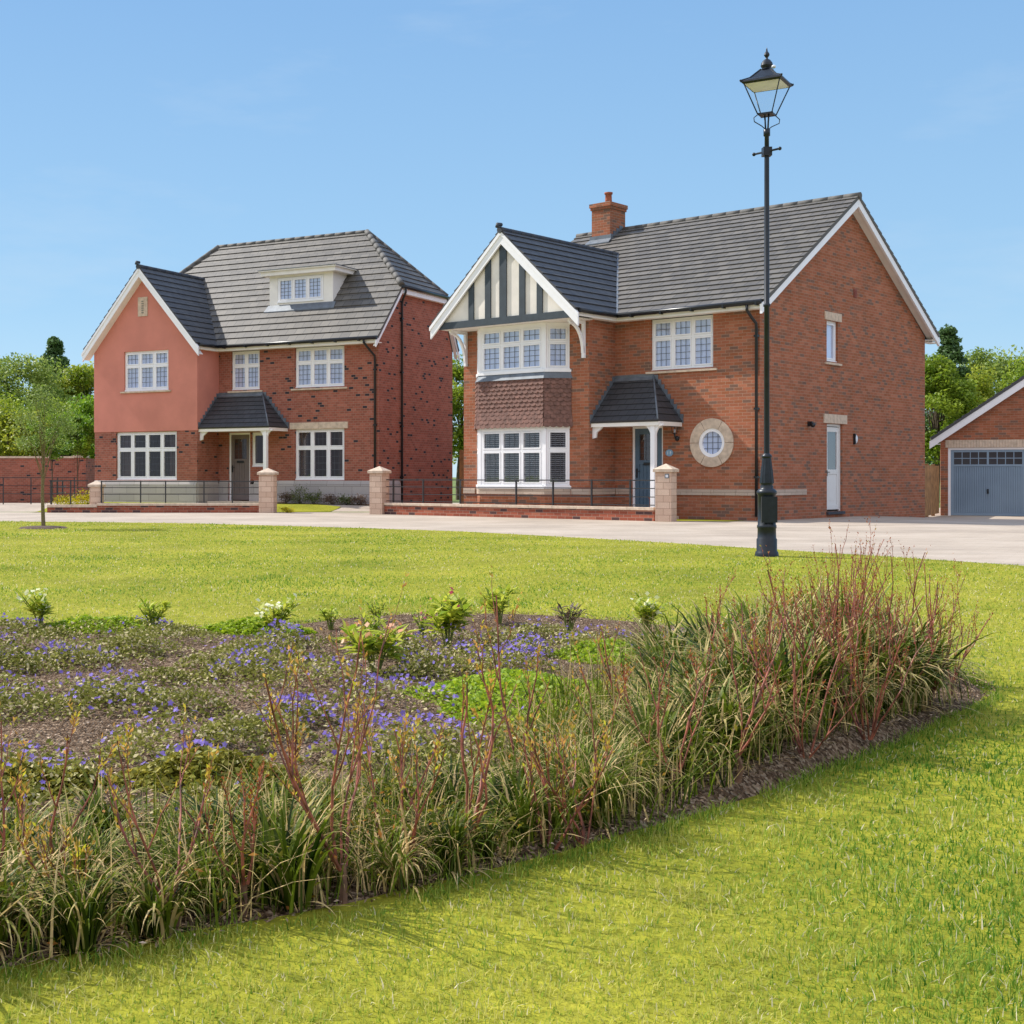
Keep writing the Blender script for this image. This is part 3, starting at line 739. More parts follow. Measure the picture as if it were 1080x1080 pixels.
    gb.use('cream_paint'); gb.mark().box(gx-2.14, gx+2.14, gf+.021, g-.003, 4.905, 4.93)
    gb.build_pieces('barge_board', H)
    br = MB('white'); lantern_bracket(br, -4.15, g, 0, -1, 4.9); br.mark(); lantern_bracket(br, -7.97, g, 0, -1, 4.9)
    br.build_pieces('gable_bracket', H)
    # ---- canted bay
    plan = [(-7.6, g), (-7.15, g-.45), (-5.05, g-.45), (-4.6, g)]
    bs = MB('brick_warm')
    for (a, b) in zip(plan[:-1], plan[1:]): bs.poly([(a[0], a[1], -.3), (b[0], b[1], -.3), (b[0], b[1], .78), (a[0], a[1], .78)])
    bay = bs.build('bay', H, weld=False)
    s = MB('stone')
    def lay(mb, z0, z1, o0, o1):
        """band round the bay plan with outward offsets at bottom and top"""
        def off(o): return [(-7.6-o*.9, g), (-7.15-o*.41, g-.45-o), (-5.05+o*.41, g-.45-o), (-4.6+o*.9, g)]
        A_, B_ = off(o0), off(o1)
        for k in range(3):
            mb.poly([(*A_[k], z0), (*A_[k+1], z0), (*B_[k+1], z1), (*B_[k], z1)])
        mb.poly([(*p, z1) for p in B_]); mb.poly([(*p, z0) for p in A_[::-1]])
    lay(s, .59, .73, .03, .03); s.build('string_course', bay, weld=False)
    wh = MB('white')
    for z0, z1 in ((.735, .8), (2.24, 2.3), (3.66, 3.72), (4.84, 4.9)): wh.mark(); lay(wh, z0, z1, .05 if z0 in (.735, 3.66) else .015, .05 if z0 in (.735, 3.66) else .015)
    for z0, z1 in ((.8, 2.24), (3.72, 4.84)):
        for p in plan[1:3]:
            wh.M = T(p[0], p[1]); wh.mark().box(-.05, .05, -.012, .09, z0, z1)
        wh.M = Matrix()
    wh.build_pieces('bay_trim', bay)
    for z0, z1, cov in ((.8, 2.24, 'blind'), (3.72, 4.84, 'curtain')):
        kw = dict(inset=.0, cover=cov, sill=False, room=False)
        window(bay, T(0, g-.45), -7.1, -5.1, z0, z1, 3, transom=.62 if cov == 'blind' else .6, **kw) if 0 else None
        a = math.atan2(.45, .45)
        window(H, T(-7.15, g-.45), .05, 2.05, z0, z1, 3, transom=.64, **kw)
        window(H, T(-5.05, g-.45) @ Matrix.Rotation(PI/4, 4, 'Z'), .045, .63, z0, z1, 1, transom=.64, **kw)
        window(H, T(-7.6, g) @ Matrix.Rotation(-PI/4, 4, 'Z'), .005, .59, z0, z1, 1, transom=.64, **kw)
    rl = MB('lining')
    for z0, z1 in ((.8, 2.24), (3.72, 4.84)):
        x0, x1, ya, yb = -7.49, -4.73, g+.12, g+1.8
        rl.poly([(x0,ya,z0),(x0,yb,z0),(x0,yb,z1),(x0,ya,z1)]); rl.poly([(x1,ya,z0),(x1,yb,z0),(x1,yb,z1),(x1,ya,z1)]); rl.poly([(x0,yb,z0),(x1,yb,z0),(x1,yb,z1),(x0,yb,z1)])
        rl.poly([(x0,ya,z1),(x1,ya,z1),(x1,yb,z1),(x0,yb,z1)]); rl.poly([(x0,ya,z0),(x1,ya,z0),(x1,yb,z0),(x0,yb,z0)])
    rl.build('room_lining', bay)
    # hung tiles: individual club tiles, each course tilted
    th = MB('tile_hung')
    off = lambda o: [(-7.6-o*.9, g), (-7.15-o*.41, g-.45-o), (-5.05+o*.41, g-.45-o), (-4.6+o*.9, g)]
    th.poly([(*off(.04)[0], 2.3), (*off(.04)[1], 2.3), (*off(.04)[1], 3.6), (*off(.04)[0], 3.6)])
    th.poly([(*off(.04)[1], 2.3), (*off(.04)[2], 2.3), (*off(.04)[2], 3.6), (*off(.04)[1], 3.6)])
    th.poly([(*off(.04)[2], 2.3), (*off(.04)[3], 2.3), (*off(.04)[3], 3.6), (*off(.04)[2], 3.6)])
    rows = 12; z0 = 2.27; gp = (3.56-2.27)/rows; tw = .165
    for k in range(rows):
        flare = .045*max(0, 1-k/3.5)
        P = off(.055+flare)
        for q in range(3):
            a, b = Vector((*P[q], 0)), Vector((*P[q+1], 0)); L = (b-a).length; t = (b-a).normalized(); nn = Vector((t.y, -t.x, 0))
            x = -(tw/2 if k % 2 else 0)
            while x < L-.01:
                xa, xb = max(x, 0)+.002, min(x+tw, L)-.002; zb = z0+k*gp+random.uniform(-.003, .003); zt_ = zb+gp+.03
                if xb-xa > .03:
                    c = .035; o_ = .028+random.uniform(-.003, .003)
                    ring = [(xa, zb+c), (xa+(xb-xa)*.22, zb+.008), ((xa+xb)/2, zb), (xb-(xb-xa)*.22, zb+.008), (xb, zb+c), (xb, zt_), (xa, zt_)]
                    def P3(u, z, e): 
                        f = (z-zb)/(zt_-zb); p = a+t*u+nn*(o_*(1-f)+.004+e-.0); return (p.x, p.y, z)
                    F1 = [P3(u, z, 0) for u, z in ring]; F0 = [P3(u, z, -.014) for u, z in ring]
                    th.poly(F1)
                    for i in range(7): th.poly([F0[i], F0[(i+1) % 7], F1[(i+1) % 7], F1[i]])
                x += tw
    th.build('hung_tiles', bay, weld=False)
    for z in (): pass
    lay(ld, 3.5, 3.658, .1, .03)
    # ---- front windows
    window(H, T(0, 0), -2.97, -1.23, 3.67, 4.93, 3, transom=.64)
    wsd = window(H, T(0, 0) @ ROT_R, 3.49, 4.15, 3.96, 5.0, 1, transom=None, grid=None, cover='curtain')
    st = MB('stone_plain'); st.M = T(0, 0) @ ROT_R; st.box(3.36, 4.3, -.03, .1, 5.001, 5.21); st.build('lintel', wsd, bevel=.005)
    # round window
    ci, cz = -1.26, 1.85
    ring = MB('stone_plain')
    for k in range(6):
        a0, a1 = k*PI/3+.012, (k+1)*PI/3-.012
        for j in range(8):
            b0, b1 = a0+(a1-a0)*j/8, a0+(a1-a0)*(j+1)/8; p = []
            for yy in (-.035, .09):
                p.append([(ci+.585*math.cos(b0), yy, cz+.585*math.sin(b0)), (ci+.585*math.cos(b1), yy, cz+.585*math.sin(b1)), (ci+.35*math.cos(b1), yy, cz+.35*math.sin(b1)), (ci+.35*math.cos(b0), yy, cz+.35*math.sin(b0))])
            ring.poly(p[0]); 
            for i in range(4): ring.poly([p[0][i], p[0][(i+1) % 4], p[1][(i+1) % 4], p[1][i]])
    rf = MB('white'); 
    n = 40
    def tor(mb, r0, r1, ya, yb):
        for j in range(n):
            a, b = 2*PI*j/n, 2*PI*(j+1)/n
            q = [[(ci+r*math.cos(x), y, cz+r*math.sin(x)) for x in (a, b)] for r, y in ((r1, yb), (r1, ya), (r0, ya), (r0, yb))]
            for i in range(3): mb.poly([q[i][0], q[i][1], q[i+1][1], q[i+1][0]])
    tor(rf, .27, .352, -.005, .08)
    rw = rf.build('round_window', H, weld=True); rw['label'] = 'round window in a pale stone ring'
    ring.build('stone_surround', rw)
    gl = MB('glass'); gl.poly([(ci+.29*math.cos(2*PI*j/n), .045, cz+.29*math.sin(2*PI*j/n)) for j in range(n)][::-1]); gl.build('glass', rw, weld=False)
    ba = MB('lead_bar')
    for o_ in (-.14, 0, .14):
        hl = math.sqrt(.28**2-o_**2)
        ba.box(ci+o_-.006, ci+o_+.006, .034, .041, cz-hl, cz+hl); ba.box(ci-hl, ci+hl, .032, .039, cz+o_-.006, cz+o_+.006)
    ba.build('lead_bars', rw)
    cu = MB('curtain'); prev = None
    for i in range(26):
        x = ci-.4+.8*i/25; y = .07+.01*math.sin(i*1.4)
        if prev: cu.poly([(prev[0], prev[1], cz-.4), (x, y, cz-.4), (x, y, cz+.4), (prev[0], prev[1], cz+.4)])
        prev = (x, y)
    cu.build('curtain', rw)
    rl = MB('lining'); rl.box(ci-.42, ci+.42, .18, .9, cz-.42, cz+.42); rl.build('room_lining', rw)
    # ---- doors
    door(H, T(0, 0), -3.53, -2.62, .08, 2.3, 'door_blue')
    sdm = MB('door_white'); sdm.M = T(0, 0) @ ROT_R
    sdm.box(3.5, 3.56, .06, .12, .16, 2.38); sdm.box(4.34, 4.4, .06, .12, .16, 2.38); sdm.box(3.56, 4.34, .06, .12, 2.32, 2.38)
    sdm.box(3.565, 3.68, .07, .11, .2, 2.3); sdm.box(4.22, 4.335, .07, .11, .2, 2.3); sdm.box(3.68, 4.22, .07, .11, 2.18, 2.3); sdm.box(3.68, 4.22, .07, .11, .2, .32); sdm.box(3.68, 4.22, .07, .11, 1.1, 1.22); sdm.box(3.68, 4.22, .085, .1, .32, 1.1); sdm.box(3.78, 4.12, .08, .09, .42, 1.0)
    sdo = sdm.build('side_door', H, bevel=.004); sdo['label'] = 'narrow white half-glazed side door'
    gl = MB('glass'); gl.M = T(0, 0) @ ROT_R; gl.poly([(3.67, .09, 1.2), (4.23, .09, 1.2), (4.23, .09, 2.19), (3.67, .09, 2.19)]); gl.build('glass', sdo, weld=False)
    rl = MB('lining'); rl.M = T(0, 0) @ ROT_R; rl.box(3.5, 4.4, .125, 1.0, .15, 2.38); rl.build('room_lining', sdo)
    st = MB('stone_plain'); st.M = T(0, 0) @ ROT_R; st.box(3.3, 4.62, -.03, .1, 2.39, 2.62); st.build('lintel', sdo, bevel=.005)
    st = MB('ridge_dark'); st.M = T(0, 0) @ ROT_R; st.box(3.46, 4.44, -.06, .06, .08, .149); st.build('threshold', sdo)
    hd = MB('iron'); hd.M = T(0, 0) @ ROT_R; hd.box(3.6, 3.635, .045, .07, 1.05, 1.2); hd.tube([(3.62, .03, 1.15), (3.73, .03, 1.15)], .01, 6); hd.build('handle', sdo)
    vv = MB('red_box'); vv.M = T(0, 0) @ ROT_R; vv.box(5.05, 5.22, -.02, .02, 5.72, 5.95)
    for k in range(4): vv.box(5.06, 5.21, -.035, -.021, 5.74+k*.05, 5.76+k*.05)
    vv.build('wall_vent', H)
    lt = MB('iron'); lt.M = T(0, 0) @ ROT_R; lt.box(2.42, 2.5, -.12, -.003, 2.28, 2.4); lt.sphere((2.44, -.14, 2.31), .06, 8); lt.build('security_camera', H)
    lt = MB('white_paint'); lt.M = T(0, 0) @ ROT_R; lt.sphere((5.12, -.03, 2.02), .1, 10, .7, .5, 1.2); lt.use('iron'); lt.box(5.03, 5.09, -.06, -.003, 1.88, 2.16); lt.build('bulkhead_light', H)
    # ---- porch canopy
    porch(H, IN, -2.05, 1.12, 2.38, 3.5, -2.87, 'B')
    # wall lantern, number plaque, meter box
    l = MB('iron'); l.tube([(-2.2, -.01, 1.98), (-2.2, -.08, 1.95), (-2.2, -.14, 2.02), (-2.2, -.15, 2.08)], .022, 8); l.lathe([(.001, 1.9), (.05, 1.93), (.055, 2.0), (.02, 2.03)], -2.2, -.03, 10)
    l.lathe([(.03, 2.08), (.065, 2.09), (.06, 2.1)], -2.2, -.15, 10); l.lathe([(.1, 2.25), (.07, 2.31), (.02, 2.35), (.001, 2.38)], -2.2, -.15, 10); l.lathe([(.1, 2.25), (.001, 2.251)], -2.2, -.15, 10)
    for k in range(6): a = k*PI/3; l.tube([(-2.2+.06*math.cos(a), -.15+.06*math.sin(a), 2.09), (-2.2+.095*math.cos(a), -.15+.095*math.sin(a), 2.25)], .005, 5)
    wlt = l.build('wall_lantern', H)
    l = MB('lamp_glass'); l.lathe([(.058, 2.095), (.093, 2.25)], -2.2, -.15, 12); l.build('glass', wlt, weld=False)
    l = MB('white_paint'); l.tube([(-2.2, -.15, 2.1), (-2.2, -.15, 2.19)], .022, 8); l.build('bulb', wlt)
    pl = MB('plaque'); px, pz = -2.43, 1.62
    pl.prism([(px+.105*math.cos(2*PI*k/28), -.022, pz+.085*math.sin(2*PI*k/28)) for k in range(28)], (0, .02, 0))
    plq = pl.build('number_plaque', H)
    nb = MB('white_paint')
    for dx in (-.045, .025):
        nb.box(px+dx, px+dx+.014, -.026, -.0225, pz-.04, pz+.04)
    nb.prism([(px+.04, -.026, pz+.04), (px+.07, -.026, pz+.01), (px+.05, -.026, pz+.01), (px+.03, -.026, pz+.028)], (0, .003, 0))
    nb.build('number', plq)
    bx = MB('red_box'); bx.box(-2.62, -2.3, -.62, -.35, -.05, .5); bx.box(-2.64, -2.28, -.64, -.33, .5, .54); bx.build('meter_box', H, bevel=.01)
    ld.build('lead_flashing', H, weld=False)
    return H

def door(H, Mx, x0, x1, z0, z1, mat, label=None, side=None):
    fr = MB('white'); fr.M = Mx
    fr.box(x0, x0+.06, .05, .13, z0, z1); fr.box(x1-.06, x1, .05, .13, z0, z1); fr.box(x0+.06, x1-.06, .05, .13, z1-.06, z1)
    d = MB(mat); d.M = Mx; a, b, c, e = x0+.065, x1-.065, z0+.03, z1-.065; w = b-a
    gz0, gz1 = c+(e-c)*.63, e-.14; sw = .12
    d.box(a, a+sw, .065, .11, c, e); d.box(b-sw, b, .065, .11, c, e); d.box(a+sw, b-sw, .065, .11, e-.14, e); d.box(a+sw, b-sw, .065, .11, gz0-.1, gz0); d.box(a+sw, b-sw, .065, .11, c, c+.16)
    n = 5; pw = (w-2*sw)/n
    for k in range(n): d.box(a+sw+k*pw+.006, a+sw+(k+1)*pw-.006, .078, .1, c+.16, gz0-.1)
    d.box(a+sw, b-sw, .09, .1, c+.16, gz0-.1)
    dd = d.build('door', H, bevel=.003)
    fr.build('door_frame', dd)
    g = MB('glass'); g.M = Mx; g.poly([(a+sw-.01, .09, gz0-.01), (b-sw+.01, .09, gz0-.01), (b-sw+.01, .09, gz1+.01), (a+sw-.01, .09, gz1+.01)]); g.build('glass', dd, weld=False)
    ba = MB('lead_bar'); ba.M = Mx
    for i in (1, 2): xx = a+sw+(w-2*sw)*i/3; ba.box(xx-.005, xx+.005, .08, .087, gz0, gz1)
    for i in (1, 2, 3): zz = gz0+(gz1-gz0)*i/4; ba.box(a+sw, b-sw, .078, .085, zz-.005, zz+.005)
    ba.build('lead_bars', dd)
    h = MB('iron'); h.M = Mx; zc = c+1.0; h.box(a+.03, a+.075, .052, .064, zc-.1, zc+.13); h.tube([(a+.05, .02, zc+.06), (a+.17, .02, zc+.06)], .011, 6); h.tube([(a+.05, .06, zc+.06), (a+.05, .02, zc+.06)], .011, 6); h.build('handle', dd)
    lb = MB('iron'); lb.M = Mx; lb.box((a+b)/2-.14, (a+b)/2+.14, .055, .064, gz0-.13, gz0-.06); lb.build('letter_plate', dd)
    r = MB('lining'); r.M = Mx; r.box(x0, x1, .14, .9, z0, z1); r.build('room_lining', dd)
    return dd

def porch(H, xl, xr, dep, ze, zt_, xtop, kind):
    """lean-to canopy hipped on its right end, left end against the wing's return"""
    r = MB('tile_porch')
    xc = xr-.02
    roof_plane(r, [(xl+.02, -dep, ze), (xc, -dep, ze), (xtop, -.01, zt_), (xl+.02, -.01, zt_)], .2, .04, .018)
    roof_plane(r, [(xc, -dep, ze), (xc, -.01, ze), (xtop, -.01, zt_)], .2, .04, .018)
    p = r.build('porch', H, weld=False)
    l = MB('lead')
    # stepped flashings against wall and return
    n = 9
    for k in range(n):
        f0, f1 = k/n, (k+1)/n
        y0 = -dep+f0*(dep-.02); z0 = ze+f0*(zt_-ze); z1 = ze+f1*(zt_-ze)
        l.box(xl+.003, xl+.022, y0, y0+(dep-.02)/n, z0-.03, z1+.07)
        xx = xc+(xtop-xc)*f0; xn = xc+(xtop-xc)*f1
        l.box(xn, xx+.03, -.028, -.004, z0-.03, z1+.06)
    l.box(xl+.02, xtop, -.03, -.002, zt_-.05, zt_+.09); l.box(xl+.02, xtop, -.12, -.031, zt_-.1, zt_-.02) if 0 else None
    l.beam((xl+.02, -.09, zt_-.06), (xtop, -.09, zt_-.06), (0, .07, .07), (0, 0, .02))
    l.tube([(xc, -dep, ze+.03), (xtop, -.03, zt_+.03)], .022, 8)
    l.build('flashing', p)
    f = MB('cream_paint'); f.box(xl+.004, xr-.03, -dep+.04, -dep+.065, ze-.12, ze-.02); f.box(xr-.055, xr-.03, -dep+.066, -.003, ze-.12, ze-.02)
    f.box(xl+.004, xr-.056, -dep+.066, -.003, ze-.1, ze-.08); f.build('canopy_fascia', p)
    px = xr-.22; py = -dep+.14
    f = MB('white'); f.box(px-.06, px+.06, py-.06, py+.06, .09 if kind == 'B' else .28, ze-.101)
    post = f.build('porch_post', p, bevel=.008)
    q = MB('white')
    for dx in (-1, 1):
        for k in range(5):
            a0, a1 = k/5*PI/2, (k+1)/5*PI/2
            A_ = Vector((px+dx*(.06+.2*(1-math.cos(a0))), py, ze-.42+.3*math.sin(a0))); B_ = Vector((px+dx*(.06+.2*(1-math.cos(a1))), py, ze-.42+.3*math.sin(a1)))
            q.hull([A_+Vector((0,-.03,0)), B_+Vector((0,-.03,0)), B_+Vector((0,.03,0)), A_+Vector((0,.03,0)), A_+Vector((-dx*.0,-.03,.06)), B_+Vector((0,-.03,.06)), B_+Vector((0,.03,.06)), A_+Vector((0,.03,.06))])
        q.prism([(px+dx*.06, py-.025, ze-.102), (px+dx*.2, py-.025, ze-.102), (px+dx*.06, py-.025, ze-.26)], (0, .05, 0))
    # corbel at the wing's return wall
    q.prism([(xl+.003, py-.03, ze-.102), (xl+.3, py-.03, ze-.102), (xl+.24, py-.03, ze-.17), (xl+.12, py-.03, ze-.25), (xl+.1, py-.03, ze-.38), (xl+.003, py-.03, ze-.4)], (0, .06, 0))
    q.build('post_brackets', p)
    st = MB('stone_plain'); z = 0 if kind == 'B' else .175
    st.box(xl+.3, xr-.1, -dep+.1, -.02, z-.1, z+.075); st.build('door_step', p, bevel=.01)
    return p

house_timber()

# ================================================================== HOUSE A (salmon render)
def house_render():
    H = empty('detached_house', (-.89, 41.3, 0), math.radians(-29.1))
    tag(H, 'house with salmon pink rendered gable wing, taupe door and flat white roof dormer', 'house')
    g = -1.126; WL = -10.43; IN = -6.10; D = 4.95; RY = 3.15; RZ = 9.25; E0 = 5.3; SF = (RZ-E0)/(RY+.35); ZH = 7.05
    yh0 = (ZH-E0)/SF-.35; yR = 5.12; SR = (RZ-E0)/(yR-RY); yh1 = yR-(ZH-E0)/SR; vx = .17
    w = MB('brick_blue')
    w.M = T(0, 0); wall_cells(w, IN, 0, .91, 5.3, [(-3.09, -1.24, .93, 2.54), (-3.09, -1.24, 3.86, 5.2), (-5.58, -4.45, 3.86, 5.2), (-5.69, -4.83, .25, 2.47), (-4.78, -4.26, 1.36, 2.47)])
    w.M = T(0, 0) @ ROT_R
    w.poly([(1.3, 0, -.3), (D, 0, -.3), (D, 0, 5.2), (yh1-.1, 0, ZH-.1), (yh0, 0, ZH-.1), (-.0, 0, 5.25), (0, 0, .91), (1.3, 0, .91)])
    w.M = T(IN, 0) @ ROT_R; wall_cells(w, g, 0, .91, 2.53, [])
    w.M = T(0, g); wall_cells(w, WL, IN, .91, 2.53, [(-9.49, -6.93, .93, 2.51)])
    w.M = Matrix(); w.poly([(WL, g, -.3), (WL, D, -.3), (WL, D, 5.2), (WL, yh1, ZH-.1), (WL, yh0, ZH-.1), (WL, 0, 5.25), (WL, 0, 2.53), (WL, g, 2.53)])
    w.poly([(WL, D, -.3), (0, D, -.3), (0, D, 5.25), (WL, D, 5.25)])
    wall = w.build('wall', H, weld=False)
    gx = -8.26; hw = 2.37; gz = 7.92
    rd = MB('render'); rd.M = T(0, g-.015); wall_cells(rd, WL-.015, IN+.015, 2.53, 5.2, [(-9.14, -7.26, 3.86, 5.18)], .12)
    rd.poly([(WL-.015, 0, 5.2), (IN+.015, 0, 5.2), (gx+.1, 0, gz-.22), (gx-.1, 0, gz-.22)])
    rd.poly([(WL-.015, 0, 2.53), (WL-.015, .08, 2.53), (IN+.015, .08, 2.53), (IN+.015, 0, 2.53)])
    rd.M = T(IN+.015, 0) @ ROT_R; wall_cells(rd, g-.015, 0, 2.53, 5.25, [])
    rd.M = Matrix(); rd.poly([(WL-.015, g-.015, 2.53), (WL-.015, 0, 2.53), (WL-.015, 0, 5.25), (WL-.015, g-.015, 5.2)])
    rd.build('render_wall', H, weld=False)
    # stone plinth
    p = MB('stone_grey')
    def pl(x0, x1, Mx, top=True):
        p.M = Mx; p.box(x0, x1, -.05, .02, -.3, .79)
        p.hull([(x0, -.05, .791), (x1, -.05, .791), (x1, .02, .791), (x0, .02, .791), (x0, -.006, .912), (x1, -.006, .912), (x1, .02, .912), (x0, .02, .912)])
    pl(-4.26-.4, 0.0, T(0, 0)); pl(IN+.051, -5.69, T(0, 0)); pl(.0, 1.3, T(0, 0) @ ROT_R); pl(g, -.051, T(IN, 0) @ ROT_R); pl(WL, IN-.0, T(0, g))
    p.M = Matrix(); p.box(-4.84, -4.66, .0, .02, -.3, .79)
    p.build('stone_plinth', H)
    # roof
    r = MB('tile'); xl = -10.6
    roof_plane(r, [(xl, -.35, E0), (vx, -.35, E0), (vx, yh0, ZH), (-2.3, RY, RZ), (-8.45, RY, RZ), (xl, yh0, ZH)], .3)
    roof_plane(r, [(xl, yR, E0), (vx, yR, E0), (vx, yh1, ZH), (-2.3, RY, RZ), (-8.45, RY, RZ), (xl, yh1, ZH)], .3)
    roof_plane(r, [(vx, yh0, ZH), (vx, yh1, ZH), (-2.3, RY, RZ)], .3); roof_plane(r, [(xl, yh0, ZH), (xl, yh1, ZH), (-8.45, RY, RZ)], .3)
    roof = r.build('roof', H, weld=False)
    vy = (gz-E0)/SF-.35
    ga = g-.33
    r = MB('tile_dark')
    roof_plane(r, [(gx+hw, ga, E0), (gx+hw, -.33, E0), (gx, vy, gz), (gx, ga, gz)], .27)
    roof_plane(r, [(gx-hw, ga, E0), (gx-hw, -.33, E0), (gx, vy, gz), (gx, ga, gz)], .27)
    r.build('gable_roof', H, weld=False)
    rr = MB('ridge'); ridge_run(rr, (-8.45, RY, RZ+.03), (-2.3, RY, RZ+.03), .085)
    rr.mark(); ridge_run(rr, (-2.3, RY, RZ+.04), (vx-.02, yh0-.02, ZH+.05), .1, .36); rr.mark(); ridge_run(rr, (-2.3, RY, RZ+.04), (vx-.02, yh1, ZH+.04), .09, .36)
    rr.mark(); ridge_run(rr, (-8.45, RY, RZ+.04), (xl, yh0, ZH+.05), .1, .36)
    rr.mark(); rr.use('ridge_dark'); ridge_run(rr, (gx, ga-.03, gz+.03), (gx, vy+.1, gz+.03), .085); rr.tube([(gx, ga-.1, gz+.05), (gx, ga-.08, gz+.13), (gx, ga+.05, gz+.13)], .05, 8)
    rr.build_pieces('ridge_tiles', H)
    bb = MB('white')
    for sgn in (-1, 1):
        bb.mark().beam((gx+sgn*(hw+.07), ga+.02, E0-.11), (gx, ga+.02, gz-.035), (0, .05, 0), (0, 0, -.3))
        bb.mark().beam((gx+sgn*(hw+.09), ga-.005, E0-.13), (gx, ga-.005, gz-.03), (0, .024, 0), (0, 0, -.1))
        bb.mark().beam((gx+sgn*(hw+.02), ga+.071, E0-.33), (gx, ga+.071, gz-.3), (0, .26, 0), (0, 0, -.015))
    bb.mark().beam((vx-.05, -.42, E0-.12), (vx-.05, yh0, ZH-.06), (.04, 0, 0), (0, 0, -.2))
    bb.mark().beam((vx-.05, yR+.06, E0-.12), (vx-.05, yh1, ZH-.06), (.04, 0, 0), (0, 0, -.22))
    bb.mark().box(vx-.05, vx-.01, yh0, yh1, ZH-.25, ZH-.07); bb.use('cream_paint')
    bb.mark().beam((.003, -.34, E0-.26), (.003, yh0, ZH-.22), (vx-.055, 0, 0), (0, 0, -.02)); bb.mark().beam((.003, yR-.02, E0-.26), (.003, yh1, ZH-.22), (vx-.055, 0, 0), (0, 0, -.02))
    bb.mark().box(.003, vx-.051, yh0, yh1, ZH-.25, ZH-.23)
    bb.build_pieces('barge_board', H)
    fa = MB('cream_paint'); fa.box(gx+hw, vx-.055, -.33, -.305, E0-.18, E0-.05); fa.box(IN+.02, vx-.055, -.304, -.003, E0-.17, E0-.145)
    fa.mark().box(gx+hw-.02, gx+hw, ga+.09, -.33, E0-.18, E0-.05); fa.box(IN+.02, gx+hw-.021, g, -.31, E0-.171, E0-.146); fa.build_pieces('fascia', H)
    gu = MB('black_pl'); gu.tube([(gx+hw+.05, -.4, E0-.04), (vx, -.4, E0-.03)], .058, 10); gu.box(gx+hw+.05, vx, -.455, -.345, E0-.035, E0-.015)
    gu.mark().tube([(gx+hw+.05, ga+.1, E0-.04), (gx+hw+.05, -.36, E0-.04)], .055, 10); gu.mark().tube([(gx-hw-.05, ga+.1, E0-.04), (gx-hw-.05, -.36, E0-.04)], .055, 10)
    gu.mark().tube([(vx+.05, yh0-.05, ZH-.05), (vx+.05, yh1+.05, ZH-.05)], .05, 10)
    gu.mark()
    for k in range(7): gu.box(-5.6+k*.85, -5.55+k*.85, -.46, -.34, E0-.11, E0-.03)
    gu.build_pieces('gutter', H)
    dp = MB('black_pl'); dp.tube([(-.3, -.4, E0-.06), (-.3, -.4, E0-.16), (-.16, -.22, E0-.42), (-.1, -.08, E0-.55), (-.1, -.06, E0-.7), (-.1, -.06, .2)], .036, 8)
    for z in (4.3, 2.6, 1.0): dp.box(-.15, -.05, -.1, -.003, z, z+.05)
    dp.build('downpipe', H)
    dp = MB('black_pl'); y = 1.36; dp.tube([(vx+.05, yh0+.1, ZH-.07), (vx+.05, yh0+.12, ZH-.2), (.08, y, ZH-.45), (.06, y, ZH-.6), (.06, y, .0)], .036, 8)
    for z in (6, 4.3, 2.6, 1.0): dp.box(.003, .1, y-.05, y+.05, z, z+.05)
    dp.build('downpipe', H)
    # dormer
    x0, x1, yf = -4.62, -2.16, .8; zb = E0+(yf+.35)*SF; zt_ = 7.6; yb = (zt_-E0)/SF-.35+.3
    d = MB('cream_paint'); d.M = T(0, yf); wall_cells(d, x0, x1, zb-.05, zt_, [(x0+.32, x1-.36, zb+.13, zt_-.06)], .06); d.M = Matrix()
    for x in (x0, x1): d.poly([(x, yf, zb-.05), (x, yb, zt_-.0), (x, yf, zt_)])
    d.box(x0-.2, x1+.22, yf-.22, yb+.4, zt_, zt_+.13); d.box(x0-.26, x1+.28, yf-.28, yb+.5, zt_+.131, zt_+.17)
    dm = d.build('dormer', roof, weld=False); dm['label'] = 'flat-roofed white dormer with three leaded lights'
    l = MB('lead'); l.box(x0-.28, x1+.3, yf-.3, yb+.52, zt_+.171, zt_+.19)
    l.hull([(x0-.1, yf-.2, zb-.2), (x1+.15, yf-.2, zb-.2), (x1+.1, yf-.005, zb+.02), (x0-.05, yf-.005, zb+.02), (x0-.1, yf-.2, zb-.17), (x1+.15, yf-.2, zb-.17), (x1+.1, yf-.005, zb+.05), (x0-.05, yf-.005, zb+.05)])
    l.build('lead_apron', dm)
    window(H, T(0, yf), x0+.33, x1-.37, zb+.14, zt_-.07, 3, transom=None, inset=.0, grid=(3, 5, 2), sill=False, room=False, label='dormer window of three leaded lights')
    # windows
    window(H, T(0, 0), -3.09, -1.24, 3.86, 5.12, 3)
    wl_ = window(H, T(0, 0), -3.09, -1.24, .95, 2.54, 3, cover='drapes', sill=False)
    s = MB('stone_plain'); s.box(-3.27, -2.183, -.03, .1, 2.541, 2.75); s.box(-2.177, -1.1, -.03, .1, 2.541, 2.75); s.build('lintel', wl_, bevel=.005)
    window(H, T(0, 0), -5.58, -4.45, 3.86, 5.12, 2)
    window(H, T(0, g-.015), -9.14, -7.26, 3.89, 5.18, 3)
    window(H, T(0, g), -9.49, -6.93, .95, 2.51, 4, cover='drapes', sill=False)
    window(H, T(0, 0), -4.78, -4.26, 1.37, 2.47, 1, transom=None, grid=None, cover='drapes', sill=False)
    door(H, T(0, 0), -5.69, -4.83, .25, 2.47, 'door_taupe')
    s = MB('stone_plain'); s.box(-8.52, -8.12, g-.045, g-.016, 6.32, 6.95); s.use('cement')
    for k in range(6): s.box(-8.36, -8.28, g-.06, g-.046, 6.42+k*.075, 6.45+k*.075)
    s.build('gable_vent', H)
    porch(H, IN, -3.32, 1.1, 2.6, 3.7, -4.32, 'A')
    return H
house_render()

